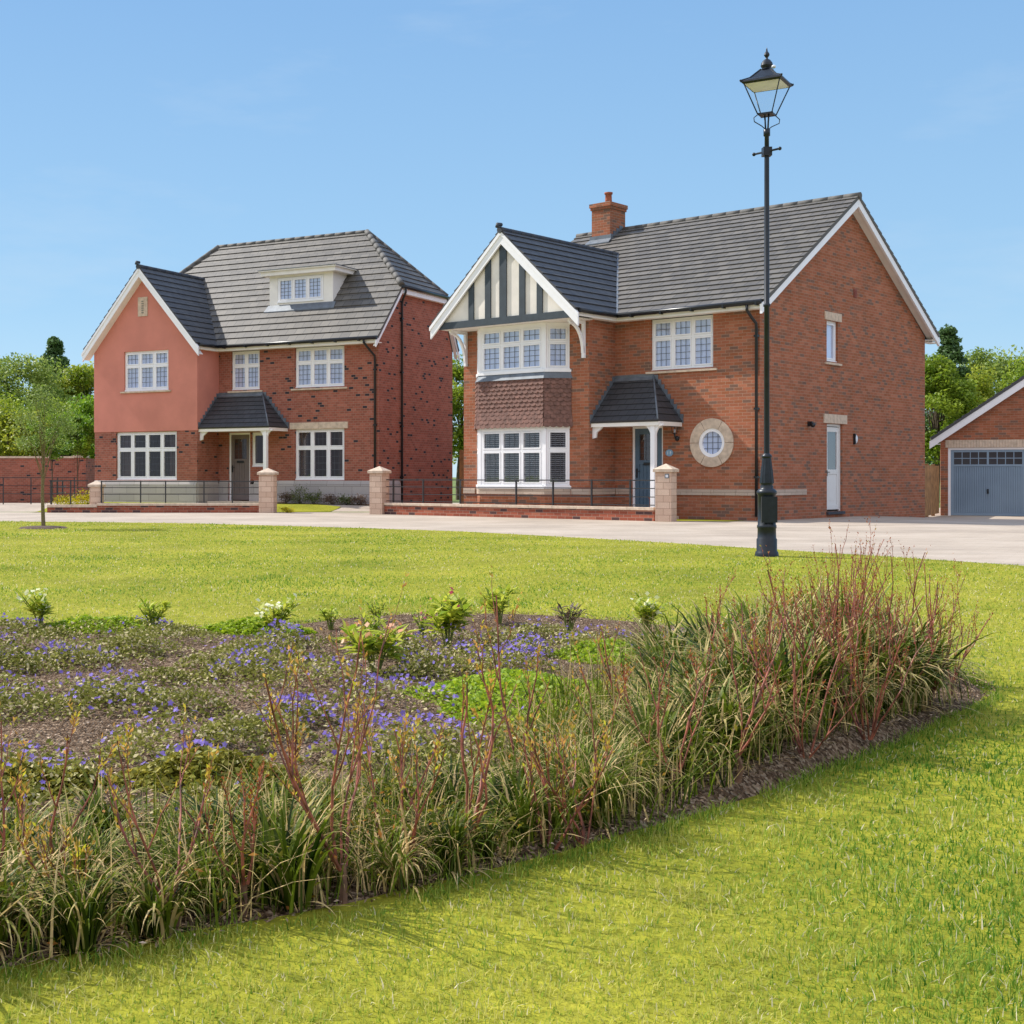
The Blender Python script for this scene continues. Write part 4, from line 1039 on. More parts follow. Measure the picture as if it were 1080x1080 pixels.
# ================================================================== GARAGE
def garage():
    H = empty('garage', (16.98, 42.9, -.2), math.radians(-21.5))
    tag(H, 'red brick garage with blue-grey ribbed up-and-over doors under a shallow gable', 'garage')
    W_ = 6.6; D = 6; EA = 2.62; hx = W_/2; SL = .7; ap = EA+hx*SL
    doors = [(.22, 2.55), (4.05, 6.38)]; dh = 2.16
    w = MB('brick_warm'); wall_cells(w, 0, W_, -.3, EA, [(a, b, -.02, dh) for a, b in doors], .2); w.poly([(0,0,EA),(W_,0,EA),(hx,0,ap)])
    w.poly([(0,0,-.3),(0,D,-.3),(0,D,EA),(0,0,EA)]); w.poly([(W_,0,-.3),(W_,D,-.3),(W_,D,EA),(W_,0,EA)]); w.poly([(0,D,-.3),(W_,D,-.3),(W_,D,EA),(hx,D,ap),(0,D,EA)])
    w.build('wall', H, weld=False)
    r = MB('tile_dark')
    z0 = EA+.05-.3*SL
    roof_plane(r, [(-.3, -.22, z0), (-.3, D+.2, z0), (hx, D+.2, ap+.05), (hx, -.22, ap+.05)], .29)
    roof_plane(r, [(W_+.3, -.22, z0), (W_+.3, D+.2, z0), (hx, D+.2, ap+.05), (hx, -.22, ap+.05)], .29)
    r.build('roof', H, weld=False)
    b = MB('white'); b.beam((-.33, -.2, z0-.1), (hx, -.2, ap-.03), (0, .05, 0), (0, 0, -.24)); b.mark().beam((W_+.33, -.2, z0-.1), (hx, -.2, ap-.03), (0, .05, 0), (0, 0, -.24))
    b.box(-.3, -.003, -.148, -.003, z0-.2, z0-.18); b.build_pieces('barge_board', H)
    for a, c in doors:
        f = MB('white'); f.box(a, a+.08, .04, .14, -.02, dh); f.box(c-.08, c, .04, .14, -.02, dh); f.box(a+.08, c-.08, .04, .14, dh-.07, dh)
        d = MB('garage_door'); x0, x1, zt_ = a+.085, c-.085, dh-.075; wz0 = zt_-.46
        d.box(x0, x0+.09, .06, .12, .01, zt_); d.box(x1-.09, x1, .06, .12, .01, zt_); d.box(x0+.09, x1-.09, .06, .12, zt_-.07, zt_); d.box(x0+.09, x1-.09, .06, .12, wz0-.06, wz0); d.box(x0+.09, x1-.09, .06, .12, .01, .08)
        xm = (x0+x1)/2; d.box(xm-.03, xm+.03, .058, .118, wz0, zt_-.07)
        n = 30; pw = (x1-x0-.18)/n
        for k in range(n):
            q = x0+.09+k*pw; g_ = .013; d.hull([(q+g_,.07,.08),(q+pw-g_,.07,.08),(q+pw-g_+.006,.11,.08),(q+g_-.006,.11,.08),(q+g_,.07,wz0-.06),(q+pw-g_,.07,wz0-.06),(q+pw-g_+.006,.11,wz0-.06),(q+g_-.006,.11,wz0-.06)])
        d.box(x0+.09, x1-.09, .1, .112, .08, wz0-.06)
        for (u0, u1) in ((x0+.09, xm-.03), (xm+.03, x1-.09)):
            for i in range(1, 4): x = u0+(u1-u0)*i/4; d.box(x-.012, x+.012, .062, .09, wz0, zt_-.07)
            d.box(u0, u1, .064, .088, (wz0+zt_-.07)/2-.012, (wz0+zt_-.07)/2+.012)
        dd = d.build('garage_door', H); f.build('door_frame', dd)
        gl = MB('glass'); gl.poly([(x0+.08, .095, wz0-.01), (x1-.08, .095, wz0-.01), (x1-.08, .095, zt_-.06), (x0+.08, .095, zt_-.06)]); gl.build('glass', dd, weld=False)
        bk = MB('lining'); bk.box(x0, x1, .3, .32, 0, zt_); bk.build('room_lining', dd)
        h = MB('iron'); h.lathe([(.001, .0)], n=4) if 0 else h.box(xm-.03, xm+.03, .04, .057, .7, .85); h.tube([(xm, .045, .8), (xm, .02, .78), (xm, .01, .7)], .012, 6); h.build('handle', dd)
        s = MB('stone_plain'); nn = 30; q = (c-a+.16)/nn
        for k in range(nn): s.box(a-.08+k*q+.003, a-.08+(k+1)*q-.003, -.012, .19, dh+.001, dh+.24)
        s.build('soldier_lintel', dd)
garage()

# ================================================================== walls, pillars, railings
def low_wall(name, a, b, label, h0=.25, cop=.07, zb=0.0, th=.22, mat='brick_red'):
    a, b = Vector((*a, zb)), Vector((*b, zb)); d = (b-a); L = d.length; ang = math.atan2(d.y, d.x)
    H = empty(name, a, ang); tag(H, label, 'wall')
    w = MB(mat); w.box(0, L, 0, th, -.25, h0); w.build('brickwork', H)
    c = MB('stone_plain'); n = max(1, round(L/.75)); st = L/n
    for k in range(n): c.box(k*st+.003, (k+1)*st-.003, -.035, th+.035, h0+.001, h0+cop)
    c.build('coping', H, bevel=.006)
    return H
low_wall('low_wall', (-.72, 37.1), (5.72, 31.22), 'low red brick wall with pale coping in front of the timbered house')
wa = low_wall('low_wall', (-8.93, 38.75), (-4.18, 38.75), 'low red brick wall with pale coping in front of the salmon house', h0=.2)
low_wall('low_wall', (-10.38, 38.76), (-8.94, 38.76), 'short lower end of red brick wall left of the small stone pillar', h0=.155, cop=.075)

def pillar(loc, rz, label, h=1.24, w=.4, cap=.13):
    H = empty('gate_pillar', loc, rz); tag(H, label, 'pillar')
    s = MB('stone_pillar'); a = w/2; s.box(-a, a, -a, a, -.2, h-cap-.07); s.build('shaft', H, bevel=.004)
    c = MB('stone_plain'); o = a+.045; z = h-cap-.07
    c.box(-o, o, -o, o, z+.001, z+.07)
    c.v and None
    for k in range(4):
        q = [(-o,-o),(o,-o),(o,o),(-o,o)]; p, r_ = q[k], q[(k+1) % 4]; c.poly([(*p, z+.07), (*r_, z+.07), (0, 0, h)])
    c.build('cap', H, bevel=.006); return H
pB = pillar((5.98, 31.17, 0), math.radians(-30), 'stone gate pillar with pyramid cap beside the blue-grey front door', h=1.34, w=.385)
sg = MB('white_paint'); sg.M = Matrix(); sg.use('lead'); sg.box(.04, .14, -.203, -.194, 1.0, 1.1); sg.use('white_paint'); sg.box(.06, .12, -.206, -.2035, 1.02, 1.08); sg.build('small_badge', pB)
pillar((-.78, 37.2, 0), math.radians(-30), 'stone gate pillar with pyramid cap between the two houses', h=1.33, w=.4)
pillar((-4.02, 38.72, 0), math.radians(-8), 'stone gate pillar with pyramid cap at the right end of the salmon house wall', h=1.29, w=.43)
pl2 = pillar((-9.03, 39.1, .0), 0, 'squat stone pillar behind the left end of the salmon house wall', h=.93, w=.34, cap=.12)

def railing(a, b, posts, z_rails, z0, label, zb=0, mat='rail_iron', rr=.011, th=.016):
    a = Vector((*a, zb)); b = Vector((*b, zb)); d = b-a; L = d.length; ang = math.atan2(d.y, d.x)
    H = empty('estate_railing', a, ang); tag(H, label, 'railing', 'estate railings along the plots')
    for z in z_rails:
        m = MB(mat); m.box(0, L, -.008, .008, z-rr, z+rr) if z != z_rails[0] else m.box(0, L, -.014, .014, z-.014, z+.014); m.build('rail', H)
    for x in posts:
        m = MB(mat); m.box(x-th, x+th, -.022, .022, z0, z_rails[0]+.02); m.build('post', H)
    return H
Lb = math.hypot(6.44, 5.88)
ra, rb = (-.65, 37.2), (5.75, 31.36)
railing(ra, rb, [.35, 1.45, 2.75, 4.6, 5.75, 6.9, 8.0], [.95, .76, .56, .37], .33, 'dark estate railing on the low wall of the timbered house')
railing((-8.86, 38.87), (-4.25, 38.87), [.02, 1.15, 1.87, 2.98, 3.8], [.9, .72, .53], .28, 'dark estate railing on the low wall of the salmon house')
railing((-10.35, 38.87), (-9.22, 38.87), [.05, .62], [.92, .73, .54], .24, 'short estate railing left of the squat stone pillar')
railing((-10.33, 38.9), (-11.3, 44.5), [.4, 2.4, 4.4], [.9, .72, .53], .0, 'estate railing running back beside the salmon house garden')
railing((-18, 50.5), (-12.4, 50.5), [.6, 1.75, 2.83, 3.87, 4.87, 5.5], [1.0, .7, .4], .0, 'thin estate railing in front of the tall garden wall')
# tall garden wall on the left
def tall_wall():
    H = empty('garden_wall', (-12.9, 54, 0)); tag(H, 'tall red brick garden wall with blue headers and pale coping on the far left', 'wall')
    w = MB('brick_blue'); w.box(-22, -.45, 0, .22, -.2, 1.78); w.box(-.45, 0, -.06, .28, -.2, 1.8); w.box(-.24, -.02, .281, 8, -.2, 1.78); w.build('brickwork', H)
    c = MB('stone_plain')
    for k in range(24): c.box(-22+k*.9+.003, -22+(k+1)*.9-.003, -.05, .27, 1.781, 1.86)
    c.box(-.5, .05, -.11, .33, 1.801, 1.9); c.build('coping', H)
tall_wall()
def board_fence(a, b, h, label, zb=0):
    a = Vector((*a, zb)); b = Vector((*b, zb)); d = b-a; L = d.length; H = empty('timber_fence', a, math.atan2(d.y, d.x)); tag(H, label, 'fence')
    m = MB('fence_wood'); n = max(1, round(L/.11)); st = L/n
    for k in range(n): m.box(k*st+.002, (k+1)*st-.002, random.uniform(0, .006), .022, 0, h+random.uniform(-.006, .006))
    m.build('boards', H)
    m = MB('fence_wood'); 
    for z in (.3, h-.3): m.box(0, L, .024, .06, z, z+.08)
    m.build('rails', H)
    for x in [k*1.8+.05 for k in range(int(L/1.8)+1)]:
        m = MB('fence_wood'); m.box(x-.05, x+.05, .062, .16, -.2, h+.05); m.build('post', H)
M['fence_wood'] = simple('weathered_fence_timber', 'a87c4e', .9, var=.25, nscale=4, bmp=.3)
board_fence((1.75, 45.6), (9.2, 44.6), 1.9, 'brown close-boarded timber fence in the gap between the houses')
board_fence((14.9, 38.9), (16.9, 42.8), 1.5, 'short timber fence between the timbered house and the garage', -.12)

# ================================================================== garden ground, lawns by the houses
def patch(name, quad, mat, dz, n=14):
    q = [Vector((*p, 0)) for p in quad]; V = []; 
    for j in range(n+1):
        for i in range(n+1):
            a = q[0].lerp(q[1], i/n); b = q[3].lerp(q[2], i/n); p = a.lerp(b, j/n); V.append((p.x, p.y, float(zt(p.x, p.y))+dz))
    a = np.array([j*(n+1)+i for j in range(n) for i in range(n)]); F = np.stack([a, a+1, a+n+2, a+n+1], 1)
    return tag(fast(name, np.array(V), F, mat, smooth=True), kind='structure')
patch('garden_lawn', [(-10.9, 38.98), (-3.75, 38.98), (-3.3, 42.3), (-10.4, 45.6)], 'lawn', .012)
patch('garden_lawn', [(-3.75, 38.95), (-2.3, 39.3), (-2.0, 40.5), (-3.4, 41.6)], 'lawn', .016)
patch('garden_soil', [(-4.0, 42.3), (-1.0, 40.7), (-.9, 41.2), (-4.1, 43.0)], 'soil', .02)
patch('garden_lawn', [(6.25, 31.3), (7.35, 30.9), (7.9, 31.35), (6.4, 32.6)], 'lawn', .014, 6)

# ================================================================== street lamp
def street_lamp():
    H = empty('street_lamp', (4.59, 17.21, 0)); tag(H, 'tall black Victorian style lamp post with four-sided lantern on the lawn edge', 'street lamp')
    p = [(.15, -.05), (.15, .03), (.142, .07), (.128, .09), (.128, .235), (.117, .25), (.115, .37), (.122, .38), (.122, .41), (.113, .42), (.112, .80), (.126, .815), (.126, .845), (.105, .87), (.078, .885), (.085, .91), (.07, .925), (.088, .95)]
    b = MB('lamp_iron'); b.lathe(p, n=28)
    # fluted taper with leaf ribs
    n = 48; prof = [(.088, .95), (.084, 1.0), (.074, 1.1), (.062, 1.2), (.054, 1.27)]
    b.smooth = True
    for k in range(len(prof)-1):
        for j in range(n):
            q = []
            for (r, z), jj in (((prof[k]), j), ((prof[k]), j+1), ((prof[k+1]), j+1), ((prof[k+1]), j)):
                a = 2*PI*jj/n; rr = r*(1+.06*math.cos(a*12)); q.append((rr*math.cos(a), rr*math.sin(a), z))
            b.poly(q)
    b.smooth = False
    b.lathe([(.054, 1.27), (.066, 1.28), (.066, 1.3), (.045, 1.32), (.036, 1.33)], n=24); b.box(-.1, .1, -.135, -.1, .45, .78)
    b.build('base', H)
    c = MB('lamp_iron'); c.lathe([(.036, 1.33), (.034, 3.2), (.045, 3.21), (.045, 3.235), (.033, 3.25), (.031, 5.08), (.03, 5.14), (.028, 5.38), (.042, 5.39), (.042, 5.47), (.02, 5.48)], n=20)
    c.box(-.055, .055, -.055, .055, 5.13, 5.24); c.build('column', H, bevel=0)
    l = MB('lamp_iron'); a = math.radians(-52); dx, dy = math.cos(a), math.sin(a)
    l.tube([(-.2*dx, -.2*dy, 5.19), (.2*dx, .2*dy, 5.19)], .014, 8); l.sphere((-.2*dx, -.2*dy, 5.19), .024, 8); l.sphere((.2*dx, .2*dy, 5.19), .024, 8); l.build('ladder_bar', H)
    th = math.radians(-90+14)           # near corner direction
    def cor(R, z, k): t = th+k*PI/2; return Vector((R*math.cos(t), R*math.sin(t), z))
    f = MB('lamp_iron')
    zb, zr, R0, R1 = 5.66, 6.04, .13, .335
    for k in range(4):
        f.tube([cor(R0, zb, k), cor(R1*.97, zr, k)], .008, 6)
        f.tube([cor(R0*.9, zb, k), cor(R0*1.4, zb-.05, k), cor(R0*1.35, zb-.1, k), cor(.07, zb-.15, k), cor(.03, zb-.18, k)], .0065, 6) if k % 2 == 1 else f.tube([cor(R0*.4, zb, k), cor(R0*.3, zb-.1, k), cor(.03, zb-.19, k)], .011, 6)
        f.beam(cor(R0, zb-.01, k), cor(R0, zb-.01, k+1), (0,0,.022), cor(.016, 0, k+2)) 
    f.hull([cor(R0*.98, zb-.006, k) for k in range(4)]+[cor(R0*.98, zb+.006, k) for k in range(4)])
    lan = f.build('lantern_frame', H)
    r = MB('lamp_iron')
    lv = [(R1+.03, zr+.01), (R1+.02, zr+.035), (.24, 6.115), (.13, 6.2), (.085, 6.235)]
    for i in range(len(lv)-1):
        for k in range(4): r.poly([cor(*lv[i], k), cor(*lv[i], k+1), cor(*lv[i+1], k+1), cor(*lv[i+1], k)])
    for k in range(4):
        r.poly([cor(R1+.03, zr+.01, k), cor(R1+.03, zr+.01, k+1), cor(R1-.01, zr-.012, k+1), cor(R1-.01, zr-.012, k)])
        r.sphere(cor(R1+.035, zr+.03, k), .014, 6)
        r.tube([cor(*q, k) for q in lv], .01, 6)
    r.lathe([(.085, 6.23), (.06, 6.25), (.07, 6.27), (.078, 6.285), (.07, 6.32), (.045, 6.355), (.02, 6.37), (.012, 6.385), (.02, 6.395), (.036, 6.42), (.03, 6.445), (.012, 6.47), (.008, 6.5), (.001, 6.52)], n=18)
    r.build('lantern_roof', lan, weld=False)
    u = MB('lamp_under'); u.poly([cor(R1-.012, zr-.008, k) for k in range(4)]); u.poly([cor(R1-.012, zr-.003, k) for k in range(4)][::-1]); u.build('reflector', lan, weld=False)
    g = MB('lamp_glass')
    for k in range(4): g.poly([cor(R0*.97, zb+.01, k), cor(R0*.97, zb+.01, k+1), cor(R1*.94, zr-.012, k+1), cor(R1*.94, zr-.012, k)])
    g.build('lantern_glass', lan, weld=False)
    s = MB('white_paint'); c1 = cor(.12, 6.2, 0); s.sphere((c1.x+.02, c1.y-.03, 6.23), .028, 8, 1, 1, .8); s.build('light_sensor', lan)
street_lamp()

# ================================================================== trees
M['bark'] = simple('tree_bark', '5d5040', .95, var=.3, nscale=20, bmp=.5)
M['bark_pale'] = simple('young_tree_bark', '7d6f4d', .9, var=.25, nscale=30, bmp=.4)
M['leaf_bright'] = leaf_mat('bright_spring_leaf', '5f7c1a', 'a5b53c', .45)
M['leaf_yellow'] = leaf_mat('yellow_green_leaf', '6f861c', 'b9bb42', .45)
M['leaf_pale'] = leaf_mat('pale_green_leaf', '6a8432', 'a9b556', .45)
M['leaf_grey'] = leaf_mat('grey_green_leaf', '5d7434', '98a856', .45)
M['leaf_fresh'] = leaf_mat('fresh_green_leaf', '507a1c', '8cac30', .45)
M['leaf_conifer'] = leaf_mat('dark_conifer_needles', '425c34', '6f8c50', .25)
def leaf_quads(P, size, tint, up=.3, asp=.55):
    n = len(P); nrm = rng.normal(size=(n, 3)); nrm[:, 2] = np.abs(nrm[:, 2])+up; nrm /= np.linalg.norm(nrm, axis=1)[:, None]
    r = rng.normal(size=(n, 3)); a = np.cross(nrm, r); a /= np.linalg.norm(a, axis=1)[:, None]; b = np.cross(nrm, a)
    s = (size*rng.uniform(.6, 1.3, n))[:, None]
    V = np.stack([P-a*s*.5, P+b*s*asp*.5+nrm*s*.08, P+a*s*.5, P-b*s*asp*.5+nrm*s*.08], 1).reshape(-1, 3)
    F = np.arange(4*n).reshape(n, 4); return V, F, np.repeat(tint, 4)
def tree(name, loc, top, rx, base, nleaf, size, mat, label, cat='tree', trunk=.16, nclump=46, form='round', bark='bark', group=None, seed=0):
    """loc ground point, top crown top z, base crown base z, rx crown radius; clumps of leaves on limbs"""
    global rng
    old = rng; rng = np.random.default_rng(seed+100); rnd = random.Random(seed)
    H = empty(name, loc); tag(H, label, cat, group)
    cz = (top+base)/2; rz = (top-base)/2; cl = []
    for k in range(nclump):
        while True:
            v = rng.normal(size=3); v /= np.linalg.norm(v); rad = rng.uniform(.35, 1)**.5
            if form == 'cone':
                t = rng.random(); z = base+(top-base)*t; r_ = rx*(1-t)**.95*rng.uniform(.3, 1.15)+.03; a = rng.uniform(0, 2*PI)
                c = np.array([r_*math.cos(a), r_*math.sin(a), z]); break
            c = np.array([v[0]*rx*rad, v[1]*rx*rad, cz+v[2]*rz*rad])
            if form == 'flame' and v[2] > 0: c[:2] *= (1-.5*v[2])
            break
        cl.append(c)
    cl = np.array(cl); per = nleaf//nclump; P = []; tn = []
    for c in cl:
        s = (rx*.27 if form != 'cone' else rx*(.11+.24*(1-(c[2]-base)/(top-base))))*rng.uniform(.7, 1.35)
        q = rng.normal(size=(per, 3)); q = q/np.linalg.norm(q, axis=1)[:, None]*(rng.uniform(0, 1, per)**.45)[:, None]*s*1.3
        q[:, 2] *= .75 if form != 'cone' else .55
        if form == 'cone': q[:, 2] -= .35*np.linalg.norm(q[:, :2], axis=1)
        P.append(c+q); tn.append(np.clip(rng.normal(.5+rng.normal(0, .2), .2, per), 0, 1))
    P = np.concatenate(P); tn = np.concatenate(tn)
    V, F, tt = leaf_quads(P, size, tn); fast('crown', V, F, mat, tt, H)
    m = MB(bark); h = base+(top-base)*(.9 if form == 'cone' else .62)
    pts = [(trunk*.3*math.sin(k*.9+seed), trunk*.3*math.cos(k*1.3), h*k/6-.1) for k in range(7)]
    m.tube(pts, [trunk*(1-.8*k/6) for k in range(7)], 8)
    for c in cl[::2]:
        f = rnd.uniform(.45, .9); s = Vector(pts[0]).lerp(Vector(pts[-1]), f*.9); e = Vector(c); md = s.lerp(e, .5)+Vector((0, 0, (e-s).length*.08))
        m.tube([s, md, e], [trunk*.3*(1.1-f), trunk*.16, trunk*.05], 5, cap=False)
    m.build('trunk', H, weld=False)
    rng = old
    return H
def at(px, Y): return ((px-430)/1420*Y, Y, 0)
def zy(py, Y): return EYE+(503-py)/1420*Y
# left background
tree('broadleaf_tree', at(18, 72), zy(378, 72), 2.9, zy(480, 72), 26000, .2, 'leaf_pale', 'pale green spreading tree behind the garden wall at the far left', nclump=70, trunk=.25, seed=1)
tree('broadleaf_tree', at(-38, 66), zy(395, 66), 3.0, zy(485, 66), 16000, .2, 'leaf_bright', 'green tree cut by the left edge of the picture', nclump=50, trunk=.25, seed=2)
tree('conifer_tree', at(57, 82), zy(357, 82), 2.9, zy(500, 82), 26000, .2, 'leaf_conifer', 'dark conifer rising behind the pale trees on the left', form='cone', nclump=90, trunk=.22, seed=3)
tree('broadleaf_tree', at(92, 76), zy(384, 76), 1.9, zy(470, 76), 16000, .19, 'leaf_yellow', 'yellow-green tree right of the left conifer against the salmon house', nclump=44, trunk=.2, seed=4)
tree('broadleaf_tree', at(66, 64), zy(425, 64), 2.1, zy(492, 64), 15000, .17, 'leaf_bright', 'bushy green tree just behind the tall garden wall', nclump=44, trunk=.2, seed=5)
tree('broadleaf_tree', at(10, 60), zy(432, 60), 2.4, zy(492, 60), 15000, .17, 'leaf_yellow', 'low yellow-green tree behind the left part of the garden wall', nclump=44, trunk=.2, seed=6)
tree('broadleaf_tree', at(108, 60), zy(420, 60), 1.6, zy(500, 60), 9000, .17, 'leaf_fresh', 'fresh green tree half hidden by the corner of the salmon house', nclump=34, trunk=.18, seed=16)
# slim garden trees behind the railings
tree('young_tree', (at(55, 49)[0], 49, 0), zy(432, 49), .7, zy(484, 49), 5200, .1, 'leaf_fresh', 'slim young tree in front of the garden wall, left of the squat pillar', nclump=26, trunk=.035, bark='bark', seed=7)
tree('young_tree', (at(82, 48)[0], 48, .1), zy(438, 48), .55, zy(487, 48), 5200, .1, 'leaf_fresh', 'slim young tree beside the left corner of the salmon house', nclump=26, trunk=.03, bark='bark', seed=8)
tree('young_tree', (-7.2, 26.6, 0), zy(413, 26.6), .7, zy(478, 26.6), 4200, .045, 'leaf_grey', 'young green tree standing alone on the lawn', nclump=44, trunk=.045, bark='bark_pale', form='flame', seed=9)
mr = MB('mulch_ring'); mr.lathe([(.48, .005), (.42, .035), (.2, .05), (.001, .055)], n=22); o = mr.build('mulch_ring'); o.location = (-7.2, 26.6, .012)
tag(o, 'round patch of bark mulch at the foot of the young lawn tree', 'mulch')
# gap between the houses
tree('broadleaf_tree', at(486, 62), zy(385, 62), 2.1, zy(490, 62), 20000, .17, 'leaf_bright', 'bright green tree seen in the gap between the two houses', nclump=50, trunk=.2, seed=10)
# right
tree('broadleaf_tree', at(988, 58), zy(375, 58), 1.7, zy(492, 58), 22000, .16, 'leaf_bright', 'bright green tree beside the right wall of the timbered house', nclump=56, trunk=.2, form='flame', seed=11)
tree('conifer_tree', at(1000, 68), zy(345, 68), 2.3, zy(500, 68), 22000, .18, 'leaf_conifer', 'dark conifer behind the right end of the timbered house', form='cone', nclump=80, trunk=.2, seed=12)
tree('broadleaf_tree', at(1056, 78), zy(370, 78), 3.0, zy(480, 78), 20000, .2, 'leaf_pale', 'pale yellow-green tree behind the garage roof', nclump=60, trunk=.25, seed=13)
tree('broadleaf_tree', at(1030, 60), zy(395, 60), 1.5, zy(490, 60), 12000, .16, 'leaf_yellow', 'rounded yellow-green tree left of the garage gable', nclump=40, trunk=.18, seed=14)
tree('broadleaf_tree', at(1120, 74), zy(372, 74), 3.0, zy(480, 74), 14000, .2, 'leaf_bright', 'green tree behind the garage at the right edge', nclump=44, trunk=.2, seed=15)

# ================================================================== small planting by the houses
M['leaf_garden'] = leaf_mat('garden_shrub_leaf', '3f4f2c', '76803f', .3)
M['leaf_gold'] = leaf_mat('golden_leaf', '8e8a12', 'd6c51c', .4)
M['leaf_mauve'] = leaf_mat('purplish_leaf', '54433f', '86705a', .3)
def shrub(loc, r, h, n, size, mat, label, name='shrub', group=None):
    H = empty(name, loc); tag(H, label, 'shrub', group)
    c = rng.normal(size=(12, 3)); c /= np.linalg.norm(c, axis=1)[:, None]; c = c*np.array([r*.7, r*.7, h*.35])+np.array([0, 0, h*.55])
    P = (c[rng.integers(0, 12, n)]+rng.normal(size=(n, 3))*np.array([r*.3, r*.3, h*.16])); P[:, 2] = np.clip(P[:, 2], .01, None)
    V, F, t = leaf_quads(P, size, rng.random(n)); fast('foliage', V, F, mat, t, H)
    m = MB('bark')
    for k in range(7): m.tube([(0, 0, -.02), tuple(c[k]*.6), tuple(c[k])], [.012, .008, .003], 5, cap=False)
    m.build('stems', H, weld=False)
def onA(x, y): 
    c, s = math.cos(math.radians(29.1)), math.sin(math.radians(29.1)); X, Y = -.89+x*c+y*s, 41.3-x*s+y*c
    return (X, Y, float(zt(X, Y)))
for x, r, h, m_, lb in ((-3.1, .3, .34, 'leaf_mauve', 'low dull purple shrub nearest the porch of the salmon house'), (-2.55, .34, .5, 'leaf_garden', 'tallest green shrub under the right window of the salmon house'), (-2.05, .26, .4, 'leaf_garden', 'green shrub right of the tallest one by the stone plinth'), (-1.35, .3, .3, 'leaf_mauve', 'brownish heather-like shrub at the middle of the stone plinth'), (-.85, .22, .28, 'leaf_garden', 'small green shrub near the right end of the plinth'), (-.4, .25, .3, 'leaf_mauve', 'dull purple shrub by the corner of the salmon house')):
    shrub(onA(x, -.5), r, h, 700, .05, m_, lb)
shrub((-10.0, 39.6, .02), .45, .42, 1500, .05, 'leaf_gold', 'golden yellow shrub behind the short railing')
shrub((-9.5, 39.7, .02), .38, .55, 1300, .05, 'leaf_gold', 'taller golden yellow shrub beside the squat stone pillar')
shrub((-3.45, 38.75, 0), .22, .14, 500, .04, 'leaf_gold', 'low clump of yellow and white flowers at the foot of the gate pillar')

# ================================================================== the planted bed
def soil_h(x, y): return .02+.07*np.clip(pnoise(x, y, 1.6, 21)+.5, 0, 1)+.012*pnoise(x, y, 9, 22)
def bed_soil():
    xs = np.arange(-4.7, 3.0, .05); ys = np.arange(2.25, 9.8, .05); X, Y = np.meshgrid(xs, ys)
    B = np.array(BED_S); d = np.full(X.shape, 9.)
    for i in range(len(B)):
        a, b = B[i], B[(i+1) % len(B)]; ab = b-a; t = np.clip(((X-a[0])*ab[0]+(Y-a[1])*ab[1])/(ab@ab), 0, 1)
        d = np.minimum(d, np.hypot(X-a[0]-t*ab[0], Y-a[1]-t*ab[1]))
    ins = inside(X, Y, BED_S); d = np.where(ins, d, -d)
    Z = -.02+(soil_h(X, Y)+.02)*sstep(d, -.05, .12)
    V = np.stack([X.ravel(), Y.ravel(), Z.ravel()], 1); nx = len(xs)
    i, j = np.meshgrid(np.arange(nx-1), np.arange(len(ys)-1)); a = (j*nx+i).ravel(); F = np.stack([a, a+1, a+nx+1, a+nx], 1)
    F = F[(d.ravel()[F] > -.06).any(1)]
    tag(fast('planting_bed_soil', V, F, 'soil', smooth=True), kind='structure')
bed_soil()
def bed_pts(n, cond=None, poly=BED_S):
    out = []; tot = 0
    while tot < n:
        p = np.stack([rng.uniform(-4.6, 2.9, n*2), rng.uniform(2.3, 9.7, n*2)], 1)
        k = inside(p[:, 0], p[:, 1], poly) & (p[:, 0] > -.31*p[:, 1]-1.0)
        if cond is not None: k &= cond(p[:, 0], p[:, 1])
        p = p[k]; out.append(p); tot += len(p)
    return np.concatenate(out)[:n]
# bark chips
M['chips'] = leaf_mat('bark_chips', '544334', '9c866e', 0, .95, dry='cbb49c', spec=.1)
p = bed_pts(60000); z = soil_h(p[:, 0], p[:, 1])+rng.uniform(-.002, .012, len(p))
V, F, t = leaf_quads(np.column_stack([p, z]), .017, rng.random(len(p)), up=.9, asp=.35)
tag(fast('bark_mulch', V, F, 'chips', t), 'loose brown bark chips covering the soil of the bed', 'mulch', kind='stuff')
# front line of the bed, used to place the strap-leaved clumps
FRONT = [(-3.4, 2.3), (-2.2, 2.35), (-1.4, 2.5), (-.85, 2.7), (-.56, 2.88), (-.17, 3.1), (.16, 3.36), (.58, 3.73), (.8, 3.93), (1.1, 4.25), (1.48, 4.68), (1.94, 5.19), (2.22, 5.55), (2.62, 6.04)]
def along(s, off):
    P = [Vector((*q, 0)) for q in FRONT]; acc = 0
    for a, b in zip(P[:-1], P[1:]):
        L = (b-a).length
        if acc+L >= s or b is P[-1]:
            t = (b-a).normalized(); q = a+t*(s-acc); n = Vector((-t.y, t.x, 0)); return q+n*off
        acc += L
TOT = sum((Vector(b)-Vector(a)).length for a, b in zip(FRONT[:-1], FRONT[1:]))
